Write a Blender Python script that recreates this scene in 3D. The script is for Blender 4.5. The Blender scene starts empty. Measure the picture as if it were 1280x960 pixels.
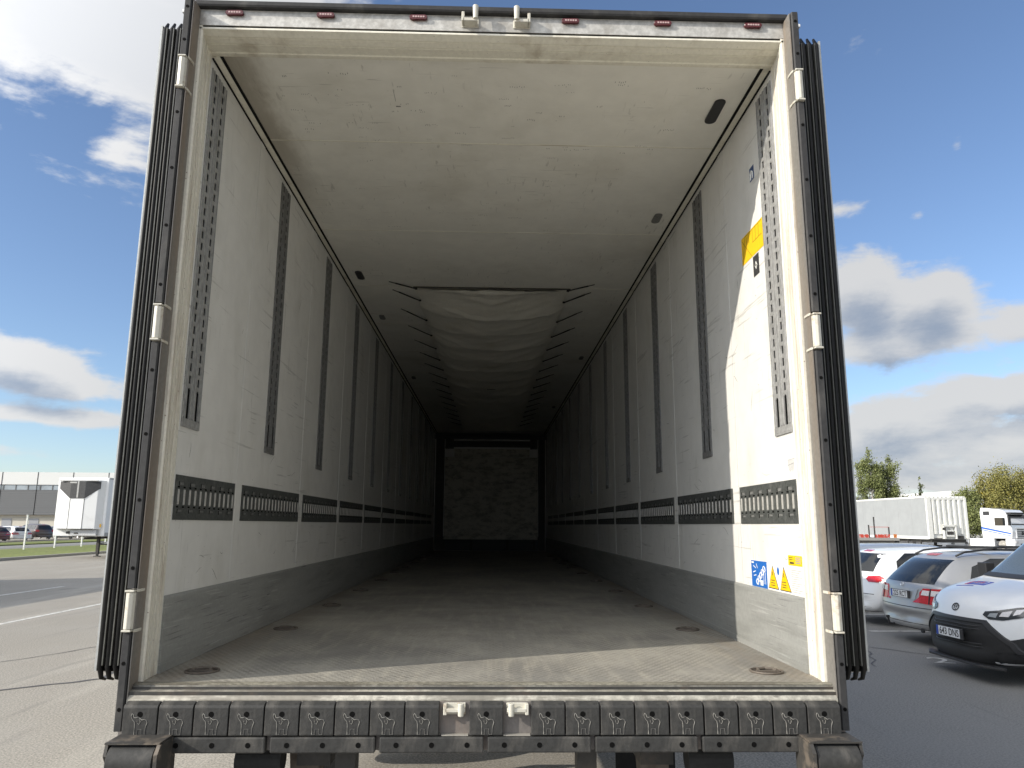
import bpy, bmesh, math, random
from mathutils import Vector, Matrix, noise as mnoise
from mathutils.bvhtree import BVHTree
random.seed(7)
R_ = math.radians
GZ = 1.22                     # height of the trailer floor above the ground
sc = bpy.context.scene
COL = sc.collection

# ------------------------------------------------------------------ camera
def cam_setup():
    cx, cy, cz, p, yw, r, f = 0.004065, -3.325596, 0.552384 + GZ, 0.186574, -0.027808, 0.006028, 933.5438
    F = Vector((-math.sin(yw)*math.cos(p), math.cos(yw)*math.cos(p), math.sin(p)))
    Rt = Vector((math.cos(yw), math.sin(yw), 0)); U = Rt.cross(F)
    r2 = Rt*math.cos(r) + U*math.sin(r); u2 = -Rt*math.sin(r) + U*math.cos(r)
    cd = bpy.data.cameras.new('camera'); cam = bpy.data.objects.new('camera', cd); COL.objects.link(cam)
    M = Matrix.Identity(4)
    for i in range(3):
        M[i][0] = r2[i]; M[i][1] = u2[i]; M[i][2] = -F[i]
    M[0][3], M[1][3], M[2][3] = cx, cy, cz
    cam.matrix_world = M
    cd.sensor_width = 36; cd.lens = f/1280*36; cd.clip_start = .05; cd.clip_end = 3000
    sc.camera = cam
cam_setup()

# ------------------------------------------------------------------ sun, sky, exposure
SUN_EL = R_(26.2); SUN_DIR = Vector((1, .428, -.536)).normalized()     # direction the light travels
sl = bpy.data.lights.new('sun', 'SUN'); sl.energy = 2.2; sl.angle = R_(.5); sl.color = (1, .93, .82)
so = bpy.data.objects.new('sun', sl); COL.objects.link(so)
so.rotation_euler = SUN_DIR.to_track_quat('-Z', 'Y').to_euler(); so.location = (-30, -15, 20)
vs = sc.view_settings; vs.view_transform = 'Standard'; vs.look = 'None'; vs.gamma = 1; vs.use_curve_mapping = False
vs.exposure = 1.2
sc.render.engine = 'CYCLES'
sc.cycles.max_bounces = 8; sc.cycles.diffuse_bounces = 4; sc.cycles.glossy_bounces = 3

class NT:
    """tiny node-expression helper"""
    def __init__(s, nt): s.nt = nt
    def n(s, typ, **kw):
        nd = s.nt.nodes.new(typ)
        for k, v in kw.items(): setattr(nd, k, v)
        return nd
    def put(s, sock, v):
        if isinstance(v, bpy.types.NodeSocket): s.nt.links.new(v, sock)
        elif isinstance(v, (tuple, list)) and len(v) == 3 and sock.type == 'RGBA': sock.default_value = (*v, 1)
        else: sock.default_value = v
    def m(s, op, a, b=None, c=None, clamp=False):
        nd = s.n('ShaderNodeMath', operation=op); nd.use_clamp = clamp
        s.put(nd.inputs[0], a)
        if b is not None: s.put(nd.inputs[1], b)
        if c is not None: s.put(nd.inputs[2], c)
        return nd.outputs[0]
    def ss(s, x, lo, hi):
        nd = s.n('ShaderNodeMapRange', interpolation_type='SMOOTHSTEP')
        s.put(nd.inputs[0], x); nd.inputs[1].default_value = lo; nd.inputs[2].default_value = hi
        return nd.outputs[0]
    def noise(s, vec, scale, detail=4, rough=.55, dist=0.0):
        nd = s.n('ShaderNodeTexNoise'); s.put(nd.inputs['Vector'], vec)
        nd.inputs['Scale'].default_value = scale; nd.inputs['Detail'].default_value = detail
        nd.inputs['Roughness'].default_value = rough; nd.inputs['Distortion'].default_value = dist
        return nd.outputs[0]
    def mix(s, f, a, b):
        nd = s.n('ShaderNodeMix', data_type='RGBA'); s.put(nd.inputs[0], f); s.put(nd.inputs[6], a); s.put(nd.inputs[7], b)
        return nd.outputs[2]
    def scale(s, vec, x, y, z, off=(0, 0, 0)):
        nd = s.n('ShaderNodeMapping'); s.put(nd.inputs[0], vec)
        nd.inputs['Scale'].default_value = (x, y, z); nd.inputs['Location'].default_value = off
        return nd.outputs[0]

world = bpy.data.worlds.new('World'); sc.world = world; world.use_nodes = True
W = NT(world.node_tree); wn = world.node_tree.nodes
for nd in list(wn): wn.remove(nd)
wout = W.n('ShaderNodeOutputWorld'); bg = W.n('ShaderNodeBackground'); world.node_tree.links.new(bg.outputs[0], wout.inputs[0])
sky = W.n('ShaderNodeTexSky', sky_type='NISHITA'); sky.sun_disc = False; sky.sun_elevation = SUN_EL
sky.sun_rotation = math.atan2(-1, -.428); sky.air_density = .95; sky.dust_density = .5; sky.ozone_density = 2.0
bg.inputs[1].default_value = .088
tc = W.n('ShaderNodeTexCoord').outputs['Generated']
BLOBS = [  # az, el, size az, size el, weight : cloud banks in the sky, the last row added out of view
    (.480, .285, .060, .045, .85), (.565, .262, .040, .030, .80), (.52, .215, .085, .020, .62), (.645, .225, .045, .022, .55),
    (.66, .150, .13, .026, .75), (.52, .125, .10, .022, .62), (.56, .090, .22, .022, .70), (.50, .052, .3, .016, .62), (.60, .02, .3, .014, .5),
    (-.62, .585, .17, .075, .85), (-.42, .56, .15, .11, .80), (-.34, .70, .3, .09, .5),
    (-.58, .180, .075, .022, .75), (-.52, .155, .10, .016, .60), (-.53, .118, .16, .012, .70), (-.60, .078, .06, .010, .5), (-.45, .02, .4, .018, .45),
    (-.50, .425, .030, .020, .34), (.475, .385, .028, .014, .42), (.553, .362, .012, .008, .40), (.60, .43, .01, .008, .3),
    (2.5, .6, .8, .45, 1.1), (-2.5, .6, .8, .5, 1.2), (3.14, .5, .6, .5, .9), (-3.14, .5, .6, .5, .9), (-1.6, .8, .6, .4, .6), (1.6, .35, .4, .15, .5), (-1.6, .3, .4, .15, .4), (0, 1.1, .8, .2, .4)]  # unseen banks; those behind the camera are added as fill light
def density(dz):
    sp = W.n('ShaderNodeSeparateXYZ'); W.put(sp.inputs[0], tc)
    x, y, z0 = sp.outputs
    z = W.m('ADD', z0, dz)
    az = W.m('ARCTAN2', x, y); el = W.m('ARCSINE', W.m('MINIMUM', z, 1.0))
    cb = W.n('ShaderNodeCombineXYZ'); W.put(cb.inputs[0], x); W.put(cb.inputs[1], y); W.put(cb.inputs[2], W.m('MULTIPLY', z, 1.7))
    n1 = W.noise(cb.outputs[0], 7.0, 9, .58, .25)
    n2 = W.noise(W.scale(cb.outputs[0], 1, 1, 2.2, (3, 1, 0)), 16.0, 6, .6)
    tot = W.m('ADD', W.m('MULTIPLY', W.m('SUBTRACT', n1, .58), 1.5), W.m('MULTIPLY', W.m('SUBTRACT', n2, .5), .5))
    for a0, e0, sa, se, w in BLOBS:
        u = W.m('DIVIDE', W.m('SUBTRACT', az, a0), sa); v = W.m('DIVIDE', W.m('SUBTRACT', el, e0), se)
        q = W.m('ADD', W.m('MULTIPLY', u, u), W.m('MULTIPLY', v, v))
        g = W.m('EXPONENT', W.m('MULTIPLY', q, -1.0))
        tot = W.m('MULTIPLY_ADD', g, w, tot)
    return tot, z0
D0, zz = density(0.0); D1, _ = density(.028)
alpha = W.m('MULTIPLY', W.ss(D0, .04, .36), W.ss(zz, -.02, .03))
shade = W.m('MULTIPLY', W.ss(D1, .22, .95), W.m('SUBTRACT', 1.0, W.m('MULTIPLY', W.ss(zz, .36, .48), .8)))
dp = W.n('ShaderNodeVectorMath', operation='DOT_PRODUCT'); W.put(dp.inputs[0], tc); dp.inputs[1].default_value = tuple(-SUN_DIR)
glow = W.m('MULTIPLY_ADD', W.m('POWER', W.m('MAXIMUM', dp.outputs['Value'], 0.0), 2.0), 4.0, 1.0)     # sun-side cloud scatter, boosted as added fill light for the trailer interior
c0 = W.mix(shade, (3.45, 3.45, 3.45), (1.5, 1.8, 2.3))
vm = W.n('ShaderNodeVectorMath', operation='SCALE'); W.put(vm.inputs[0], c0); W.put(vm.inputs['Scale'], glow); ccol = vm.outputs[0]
tint = W.n('ShaderNodeMix', data_type='RGBA', blend_type='MULTIPLY'); tint.inputs[0].default_value = 1.0
W.put(tint.inputs[6], sky.outputs[0]); W.put(tint.inputs[7], (.78, .80, .86))
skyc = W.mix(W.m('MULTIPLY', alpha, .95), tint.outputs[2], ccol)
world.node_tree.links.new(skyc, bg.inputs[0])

# ------------------------------------------------------------------ materials
MATS = {}
def mat(name, col, rough=.6, metal=0.0, dirt=None, dscale=3.0, dlo=.5, dhi=.75, damt=.6, stretch=(1, 1, 1), fine=.08, fscale=60,
        bump=0.0, bscale=80, scratch=None, coat=0.0, spec=.5, spots=None):
    if name in MATS: return MATS[name]
    m = bpy.data.materials.new(name); m.use_nodes = True; t = NT(m.node_tree)
    b = m.node_tree.nodes['Principled BSDF']; b.inputs['Roughness'].default_value = rough; b.inputs['Metallic'].default_value = metal
    b.inputs['Coat Weight'].default_value = coat; b.inputs['Specular IOR Level'].default_value = spec
    oc = t.n('ShaderNodeTexCoord').outputs['Object']
    c = col
    if fine:
        n = t.noise(oc, fscale, 3, .6)
        c = t.mix(t.ss(n, .3, .7), tuple(v*(1-fine) for v in col), tuple(min(1, v*(1+fine)) for v in col))
    if dirt:
        n = t.noise(t.scale(oc, *stretch), dscale, 7, .62, .3)
        c = t.mix(t.m('MULTIPLY', t.ss(n, dlo, dhi), damt), c, dirt)
    if scratch:      # long thin scuffs: (colour, stretch xyz, scale, threshold, amount)
        for sc_, st, s_, th, am in scratch:
            n = t.noise(t.scale(oc, *st, off=(s_, 2*s_, 0)), s_, 3, .5)
            k = t.noise(oc, 1.7, 3, .6)
            c = t.mix(t.m('MULTIPLY', t.m('MULTIPLY', t.ss(n, th, th+.035), t.ss(k, .42, .6)), am), c, sc_)
    if spots:
        vo = t.n('ShaderNodeTexVoronoi'); t.put(vo.inputs['Vector'], oc); vo.inputs['Scale'].default_value = spots[1]
        c = t.mix(t.m('MULTIPLY', t.m('LESS_THAN', vo.outputs['Distance'], spots[2]), spots[3]), c, spots[0])
    t.put(b.inputs['Base Color'], c)
    if bump:
        bn = t.n('ShaderNodeBump'); bn.inputs['Strength'].default_value = bump; bn.inputs['Distance'].default_value = .004
        t.put(bn.inputs['Height'], t.noise(oc, bscale, 4, .6)); m.node_tree.links.new(bn.outputs[0], b.inputs['Normal'])
    MATS[name] = m
    return m
def glass_dark(name='car_glass', col=(.012, .014, .016)):
    return mat(name, col, .04, fine=0, spec=.8)

M_wall = mat('wall_panel', (.71, .705, .675), .42, dirt=(.45, .44, .38), dscale=1.6, dlo=.50, dhi=.80, damt=.42, stretch=(1, 2.0, .8), fine=.03, fscale=9,
             scratch=[((.25, .25, .23), (1, .7, 18), 3.0, .63, .42), ((.28, .27, .25), (1, 14, .8), 4.0, .65, .4), ((.16, .16, .15), (1, 3, 9), 9.0, .70, .6)], bump=.08, bscale=30)
M_ceil = mat('ceiling_panel', (.82, .805, .735), .45, dirt=(.47, .44, .35), dscale=1.3, dlo=.48, dhi=.8, damt=.42, stretch=(1, 1, 1), fine=.03, fscale=8,
             scratch=[((.27, .26, .22), (7, 1, 1), 8.0, .66, .35), ((.3, .29, .25), (1.2, 16, 1), 4.0, .67, .4), ((.16, .15, .13), (3, 9, 1), 9.0, .72, .6)])
def add_edge_stain(m):
    # brown rub mark running along the left edge of the ceiling panel, as on the real one
    t = NT(m.node_tree); b = m.node_tree.nodes['Principled BSDF']; src = b.inputs['Base Color'].links[0].from_socket
    oc = t.n('ShaderNodeTexCoord').outputs['Object']; sp = t.n('ShaderNodeSeparateXYZ'); t.put(sp.inputs[0], oc)
    n = t.noise(t.scale(oc, 4, 1.2, 1), 3.0, 8, .7, .4)
    k = t.m('MULTIPLY', t.ss(t.m('MULTIPLY_ADD', n, .25, t.m('MULTIPLY', sp.outputs[0], -1.0)), 1.10, 1.30), t.m('SUBTRACT', 1.0, t.ss(sp.outputs[1], .2, 1.6)))
    t.put(b.inputs['Base Color'], t.mix(t.m('MULTIPLY', k, .75), src, (.27, .23, .17)))
add_edge_stain(M_ceil)
M_cream = mat('cream_frame', (.74, .715, .61), .5, dirt=(.34, .28, .2), dscale=5, dlo=.50, dhi=.72, damt=.6, stretch=(1, 1, .5), fine=.05, spots=((.12, .10, .08), 38, .06, .7))
M_jamb = mat('door_jamb', (.70, .67, .58), .5, dirt=(.36, .29, .22), dscale=7, dlo=.47, dhi=.7, damt=.62, stretch=(3, 3, .3), fine=.06, spots=((.16, .09, .06), 26, .07, .7))
M_steel = mat('galvanised_frame', (.36, .36, .35), .45, .35, dirt=(.20, .17, .14), dscale=8, dlo=.45, dhi=.7, damt=.6, stretch=(1, 1, .25), fine=.12, fscale=40)
M_header = mat('galvanised_header', (.50, .49, .46), .5, .25, dirt=(.27, .25, .22), dscale=12, dlo=.45, dhi=.7, damt=.6, fine=.15, fscale=55)
M_post = mat('dirty_post', (.17, .155, .145), .6, .2, dirt=(.24, .17, .12), dscale=6, dlo=.5, dhi=.7, damt=.6, stretch=(1, 1, .15), fine=.1)
M_flange = mat('post_flange', (.20, .19, .175), .5, .2, dirt=(.26, .19, .13), dscale=5, dlo=.46, dhi=.68, damt=.55, stretch=(1, 1, .12), fine=.1)
M_black = mat('black_rubber', (.010, .010, .010), .42, fine=.2, fscale=30, dirt=(.03, .03, .027), dscale=4, damt=.5, stretch=(1, 1, .3), spec=.25)
M_strip = mat('grey_rubber_strip', (.036, .036, .037), .65, spec=.3, fine=.12, dirt=(.12, .115, .105), dscale=7, damt=.6, stretch=(1, 1, .5))
M_pad = mat('bumper_rubber', (.034, .034, .033), .66, spec=.35, fine=.15, fscale=70, dirt=(.15, .14, .125), dscale=14, dlo=.50, dhi=.76, damt=.5, stretch=(1, 1, .35), bump=.25, bscale=90,
            scratch=[((.3, .29, .27), (1, 1, 3), 30.0, .70, .7)])
M_hole = mat('hole_black', (.004, .004, .004), .9, fine=0, spec=.1)
M_gap = mat('seal_black', (.008, .008, .008), .8, fine=0, spec=.2)
M_white_cast = mat('white_hinge', (.54, .52, .45), .4, dirt=(.30, .19, .10), dscale=22, dlo=.52, dhi=.72, damt=.7, fine=.04)
M_alu = mat('aluminium_rail', (.37, .37, .36), .45, .3, dirt=(.20, .2, .19), dscale=12, damt=.6, fine=.15, fscale=50)
M_rail = mat('dark_rail', (.21, .21, .205), .45, .3, dirt=(.17, .17, .17), dscale=12, damt=.6, fine=.2, fscale=50)
M_panel = mat('black_slotted_panel', (.072, .077, .073), .5, .1, dirt=(.15, .155, .15), dscale=20, dlo=.5, dhi=.72, damt=.6, fine=.3, fscale=90,
              scratch=[((.3, .3, .29), (1, 3, 5), 12.0, .68, .5)])
M_rung = mat('pale_rung', (.36, .35, .32), .45, .1, fine=.1, dirt=(.2, .18, .15), dscale=30)
M_kick = mat('aluminium_kickplate', (.34, .345, .33), .5, .2, dirt=(.22, .225, .21), dscale=2.5, dlo=.42, dhi=.72, damt=.7, stretch=(1, .5, 5), fine=.06,
             scratch=[((.38, .38, .36), (1, .6, 20), 3.0, .64, .6), ((.06, .06, .06), (1, .8, 16), 4.0, .67, .8), ((.50, .50, .48), (1, .8, 26), 4.0, .62, .6), ((.10, .10, .10), (1, .5, 30), 5.0, .63, .6)])
M_dk = mat('dark_steel', (.05, .048, .045), .6, .3, dirt=(.13, .10, .075), dscale=8, damt=.6, fine=.1)
M_brown = mat('rusty_bracket', (.13, .11, .09), .7, .2, dirt=(.07, .05, .04), dscale=12, damt=.7)
M_galv = mat('galvanised_beam', (.38, .36, .32), .5, .3, dirt=(.15, .13, .11), dscale=9, damt=.6)
M_tyre = mat('tyre_rubber', (.022, .022, .022), .8, fine=.15)
M_rim = mat('rim_metal', (.45, .45, .46), .35, .8, fine=.05)
M_duct = mat('duct_fabric', (.80, .775, .69), .36, dirt=(.52, .49, .38), dscale=2.5, damt=.4, fine=.04, bump=.2, bscale=14)
M_redlens = mat('red_lens', (.085, .008, .012), .25, fine=.2, fscale=200, spec=.6)
M_lenswhite = mat('pale_lens_mark', (.48, .34, .33), .3, fine=.1)
M_shellw = mat('white_trailer_paint', (.74, .75, .75), .35, fine=.02, dirt=(.5, .5, .48), dscale=2, damt=.25)

# floor of the trailer: ribbed/checked aluminium under grey-beige grime
def floor_mat():
    m = bpy.data.materials.new('checkered_floor'); m.use_nodes = True; t = NT(m.node_tree); b = m.node_tree.nodes['Principled BSDF']
    oc = t.n('ShaderNodeTexCoord').outputs['Object']
    sp = t.n('ShaderNodeSeparateXYZ'); t.put(sp.inputs[0], oc); x, y = sp.outputs[0], sp.outputs[1]
    ax = t.m('SINE', t.m('MULTIPLY', x, 2*math.pi/.032)); ay = t.m('SINE', t.m('MULTIPLY', y, 2*math.pi/.046))
    chk = t.ss(t.m('MULTIPLY', ax, ay), -.25, .45)
    g1 = t.noise(oc, 1.3, 6, .6, .4); g2 = t.noise(t.scale(oc, 6, .8, 1), 3.0, 6, .6); g3 = t.noise(oc, 45, 4, .6)
    c = t.mix(t.ss(g1, .35, .68), (.365, .348, .305), (.225, .217, .198))
    c = t.mix(t.m('MULTIPLY', t.ss(g2, .45, .72), .5), c, (.46, .43, .36))
    c = t.mix(t.m('MULTIPLY', t.m('MULTIPLY', chk, t.ss(t.noise(oc, 4.0, 5, .7), .36, .62)), .60), c, (.15, .14, .12))
    c = t.mix(t.m('MULTIPLY', t.ss(g3, .5, .75), .3), c, (.10, .09, .08))
    th = t.noise(t.scale(oc, 1.5, 12, 1), 4.0, 3, .5)
    c = t.mix(t.m('MULTIPLY', t.ss(th, .69, .72), .6), c, (.05, .05, .045))
    # worn brown stain near the edges where the tie-down rings sit
    edge = t.ss(t.m('ABSOLUTE', x), .93, 1.2)
    c = t.mix(t.m('MULTIPLY', edge, t.m('MULTIPLY', t.ss(g2, .3, .6), .4)), c, (.17, .125, .085))
    t.put(b.inputs['Base Color'], c); b.inputs['Roughness'].default_value = .6; b.inputs['Metallic'].default_value = .15
    bn = t.n('ShaderNodeBump'); bn.inputs['Strength'].default_value = .35; bn.inputs['Distance'].default_value = .002
    t.put(bn.inputs['Height'], chk); m.node_tree.links.new(bn.outputs[0], b.inputs['Normal'])
    return m
M_floor = floor_mat()
def ground_mat():
    m = bpy.data.materials.new('asphalt'); m.use_nodes = True; t = NT(m.node_tree); b = m.node_tree.nodes['Principled BSDF']
    oc = t.n('ShaderNodeTexCoord').outputs['Object']
    sp = t.n('ShaderNodeSeparateXYZ'); t.put(sp.inputs[0], oc)
    n1 = t.noise(oc, 55, 4, .75); n2 = t.noise(oc, .5, 6, .6); n3 = t.noise(t.scale(oc, 1, .15, 1), .8, 5, .6); n4 = t.noise(oc, 9, 5, .7)
    c = t.mix(t.ss(n1, .38, .62), (.16, .148, .127), (.37, .34, .287))
    c = t.mix(t.m('MULTIPLY', t.ss(n2, .4, .7), .35), c, (.31, .295, .265))
    c = t.mix(t.m('MULTIPLY', t.ss(n3, .52, .68), .25), c, (.48, .45, .39))
    c = t.mix(t.m('MULTIPLY', t.ss(n4, .55, .75), .3), c, (.24, .225, .20))
    east = t.m('MULTIPLY', t.ss(sp.outputs[0], 1.5, 3.6), t.ss(sp.outputs[1], -2.0, 2.0))                 # ground tone turns darker to the right of the trailer
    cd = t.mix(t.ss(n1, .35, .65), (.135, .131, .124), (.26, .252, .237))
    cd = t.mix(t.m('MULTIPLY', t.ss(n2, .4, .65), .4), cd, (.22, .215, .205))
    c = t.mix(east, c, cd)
    tm = t.noise(t.scale(oc, 3.0, .22, 1), 1.6, 4, .6, .6); c = t.mix(t.m('MULTIPLY', t.ss(tm, .58, .70), .22), c, (.09, .088, .085))
    oil = t.noise(oc, 1.1, 3, .5); c = t.mix(t.m('MULTIPLY', t.ss(oil, .70, .74), .35), c, (.07, .068, .065))
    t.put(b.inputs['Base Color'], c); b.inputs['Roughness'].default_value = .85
    bn = t.n('ShaderNodeBump'); bn.inputs['Strength'].default_value = .5; bn.inputs['Distance'].default_value = .01
    t.put(bn.inputs['Height'], n1); m.node_tree.links.new(bn.outputs[0], b.inputs['Normal'])
    return m
M_ground = ground_mat()
M_grass = mat('grass', (.13, .155, .03), .9, fine=.35, fscale=6, dirt=(.21, .20, .06), dscale=1.2, damt=.7, bump=.6, bscale=20)
M_kerb = mat('kerb_concrete', (.30, .29, .27), .8, fine=.15)
M_line = mat('road_paint', (.62, .61, .57), .7, dirt=(.30, .28, .25), dscale=9, dlo=.45, dhi=.65, damt=.8)
M_crack = mat('crack_filler', (.075, .072, .07), .7, fine=.2)

# ------------------------------------------------------------------ mesh helpers
class MB:
    def __init__(s): s.bm = bmesh.new(); s.mi = 0
    def _f(s, vs):
        try: f = s.bm.faces.new(vs); f.material_index = s.mi; return f
        except ValueError: return None
    def box(s, x0, x1, y0, y1, z0, z1):
        v = [s.bm.verts.new((x, y, z)) for z in (z0, z1) for y in (y0, y1) for x in (x0, x1)]
        for q in ((0,2,3,1),(4,5,7,6),(0,1,5,4),(1,3,7,5),(3,2,6,7),(2,0,4,6)): s._f([v[i] for i in q])
        return s
    def prism(s, pts, axis, a, b):
        """closed 2-D outline swept along an axis; outline in the other two axes, in xyz order"""
        def P(p, t):
            return {'x': (t, p[0], p[1]), 'y': (p[0], t, p[1]), 'z': (p[0], p[1], t)}[axis]
        A = [s.bm.verts.new(P(p, a)) for p in pts]; B = [s.bm.verts.new(P(p, b)) for p in pts]; n = len(pts)
        s._f(A[::-1]); s._f(B)
        for i in range(n): s._f([A[i], A[(i+1) % n], B[(i+1) % n], B[i]])
        return s
    def tube(s, pts, r, n=8, caps=True):
        pts = [Vector(p) for p in pts]; rr = r if isinstance(r, (list, tuple)) else [r]*len(pts)
        rings = []; prev = None
        for i, p in enumerate(pts):
            d = (pts[min(i+1, len(pts)-1)] - pts[max(i-1, 0)]).normalized()
            if prev is None: prev = d.orthogonal().normalized()
            prev = (prev - d*prev.dot(d)).normalized(); q = d.cross(prev)
            rings.append([s.bm.verts.new(p + (prev*math.cos(2*math.pi*k/n) + q*math.sin(2*math.pi*k/n))*rr[i]) for k in range(n)])
        for a, b in zip(rings, rings[1:]):
            for k in range(n): s._f([a[k], a[(k+1) % n], b[(k+1) % n], b[k]])
        if caps: s._f(rings[0][::-1]); s._f(rings[-1])
        return s
    def cyl(s, p0, p1, r, n=20): return s.tube([p0, p1], r, n)
    def build(s, name, mats, parent=None, smooth=False, bevel=0.0, seg=2):
        if bevel:
            bmesh.ops.bevel(s.bm, geom=list(s.bm.edges), offset=bevel, segments=seg, affect='EDGES', profile=.5, clamp_overlap=True)
        bmesh.ops.recalc_face_normals(s.bm, faces=s.bm.faces)
        me = bpy.data.meshes.new(name); s.bm.to_mesh(me); s.bm.free()
        for m in (mats if isinstance(mats, (list, tuple)) else [mats]): me.materials.append(m)
        if smooth:
            for p in me.polygons: p.use_smooth = True
        o = bpy.data.objects.new(name, me); COL.objects.link(o)
        if parent is not None: o.parent = parent
        return o
def smooth_by_angle(o, ang=35):
    me = o.data
    for p in me.polygons: p.use_smooth = True
    bm = bmesh.new(); bm.from_mesh(me)
    for e in bm.edges:
        e.smooth = e.calc_face_angle(0) < R_(ang) if len(e.link_faces) == 2 else False
    bm.to_mesh(me); bm.free()
def thing(name, label, cat, loc=(0, 0, 0), rz=0, group=None):
    o = bpy.data.objects.new(name, None); COL.objects.link(o); o.location = loc; o.rotation_euler.z = rz
    return tag(o, label, cat, group)
def tag(o, label=None, cat=None, group=None, kind=None):
    if label: o['label'] = label
    if cat: o['category'] = cat
    if group: o['group'] = group
    if kind: o['kind'] = kind
    return o
def dup(o, parent, loc=None, label=None):
    c = o.copy(); COL.objects.link(c); c.parent = parent
    if loc is not None: c.location = loc
    if label: c['label'] = label
    for ch in list(o.children):
        d = ch.copy(); COL.objects.link(d); d.parent = c
    return c
def text_obj(name, body, size, M, parent, material, align='CENTER', bold=0.0, sx=1.0):
    cu = bpy.data.curves.new(name, 'FONT'); cu.body = body; cu.size = size; cu.align_x = align; cu.align_y = 'CENTER'; cu.extrude = .0006; cu.offset = bold
    cu.space_character = 1.05
    t = bpy.data.objects.new(name+'_tmp', cu); COL.objects.link(t)
    dg = bpy.context.evaluated_depsgraph_get(); me = bpy.data.meshes.new_from_object(t.evaluated_get(dg)); bpy.data.objects.remove(t)
    me.materials.clear(); me.materials.append(material)
    if sx != 1:
        for v in me.vertices: v.co.x *= sx
    me.transform(M)
    o = bpy.data.objects.new(name, me); COL.objects.link(o); o.parent = parent
    return o
def frame_mat(origin, xa, ya):
    xa = Vector(xa).normalized(); ya = Vector(ya).normalized(); za = xa.cross(ya)
    M = Matrix.Identity(4)
    for i in range(3): M[i][0], M[i][1], M[i][2], M[i][3] = xa[i], ya[i], za[i], origin[i]
    return M

# ------------------------------------------------------------------ ground, grass, road markings
def ground():
    b = MB(); b.box(-420, 420, -200, 620, -.6, 0); tag(b.build('ground', M_ground), kind='structure')
    def strip(name, pts, z, m, kind='structure'):
        b = MB(); v = [b.bm.verts.new((x, y, z)) for x, y in pts]; b._f(v); return tag(b.build(name, m), kind=kind)
    # long site verge behind a kerb, lane, second verge
    b = MB(); b.box(-30.3, -22.75, 29, 150, 0, .10); tag(b.build('verge', M_grass), kind='structure')
    b = MB(); b.box(-22.75, -22.55, 29, 150, 0, .13); tag(b.build('kerb', M_kerb, bevel=.015), kind='structure')
    strip('lane', [(-36.2, 20), (-30.3, 20), (-30.3, 150), (-36.2, 150)], .02, mat('lane_asphalt', (.20, .195, .185), .9, fine=.2))
    b = MB(); b.box(-40.0, -36.2, 20, 150, 0, .10); tag(b.build('verge', M_grass), kind='structure')
    # bay lines on the left
    for x, y0, y1 in ((-8.72, 2.5, 14.9), (-12.1, 9, 18.7)):
        strip('parking_line', [(x, y0), (x+.11, y0), (x+.20, y1), (x+.09, y1)], .004, M_line)
    # repaired cracks in the asphalt
    def crack(pts, w):
        b = MB(); L = []; Rr = []
        for i in range(len(pts)-1):
            a, c = Vector(pts[i]), Vector(pts[i+1]); n = 10
            for k in range(n):
                p = a.lerp(c, k/n); d = (c-a).normalized(); q = Vector((-d.y, d.x))
                j = (mnoise.noise(Vector((p.x*3, p.y*3, w*100))))*.09; ww = w*(.6+.6*random.random())
                L.append(p+q*(j+ww)); Rr.append(p+q*(j-ww))
        LV = [b.bm.verts.new((p.x, p.y, .004)) for p in L]; RV = [b.bm.verts.new((p.x, p.y, .004)) for p in Rr]
        for i in range(len(L)-1): b._f([LV[i], RV[i], RV[i+1], LV[i+1]])
        tag(b.build('crack', M_crack), kind='structure')
    crack([(-6.8, 6.2), (-6.0, 7.4), (-5.4, 8.8), (-4.6, 9.8)], .012)
    crack([(-5.9, 4.6), (-5.1, 5.4), (-4.4, 5.9), (-4.9, 7.2)], .03)
    crack([(5.0, 6.7), (5.7, 8.3), (6.4, 7.3), (7.4, 5.6)], .012)
    # painted bay line and number beside the parked cars
    for y in (4.95, 7.45, 9.95, 12.45): strip('parking_line', [(6.6, y), (11.2, y), (11.2, y+.1), (6.6, y+.1)], .004, M_line)
    o = text_obj('bay_number', '2', .62, frame_mat((6.12, 7.12, .004), (.95, -.25, 0), (.25, .95, 0)), None, M_line)
    o.location = (0, 0, 0); tag(o, kind='structure')
ground()

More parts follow.
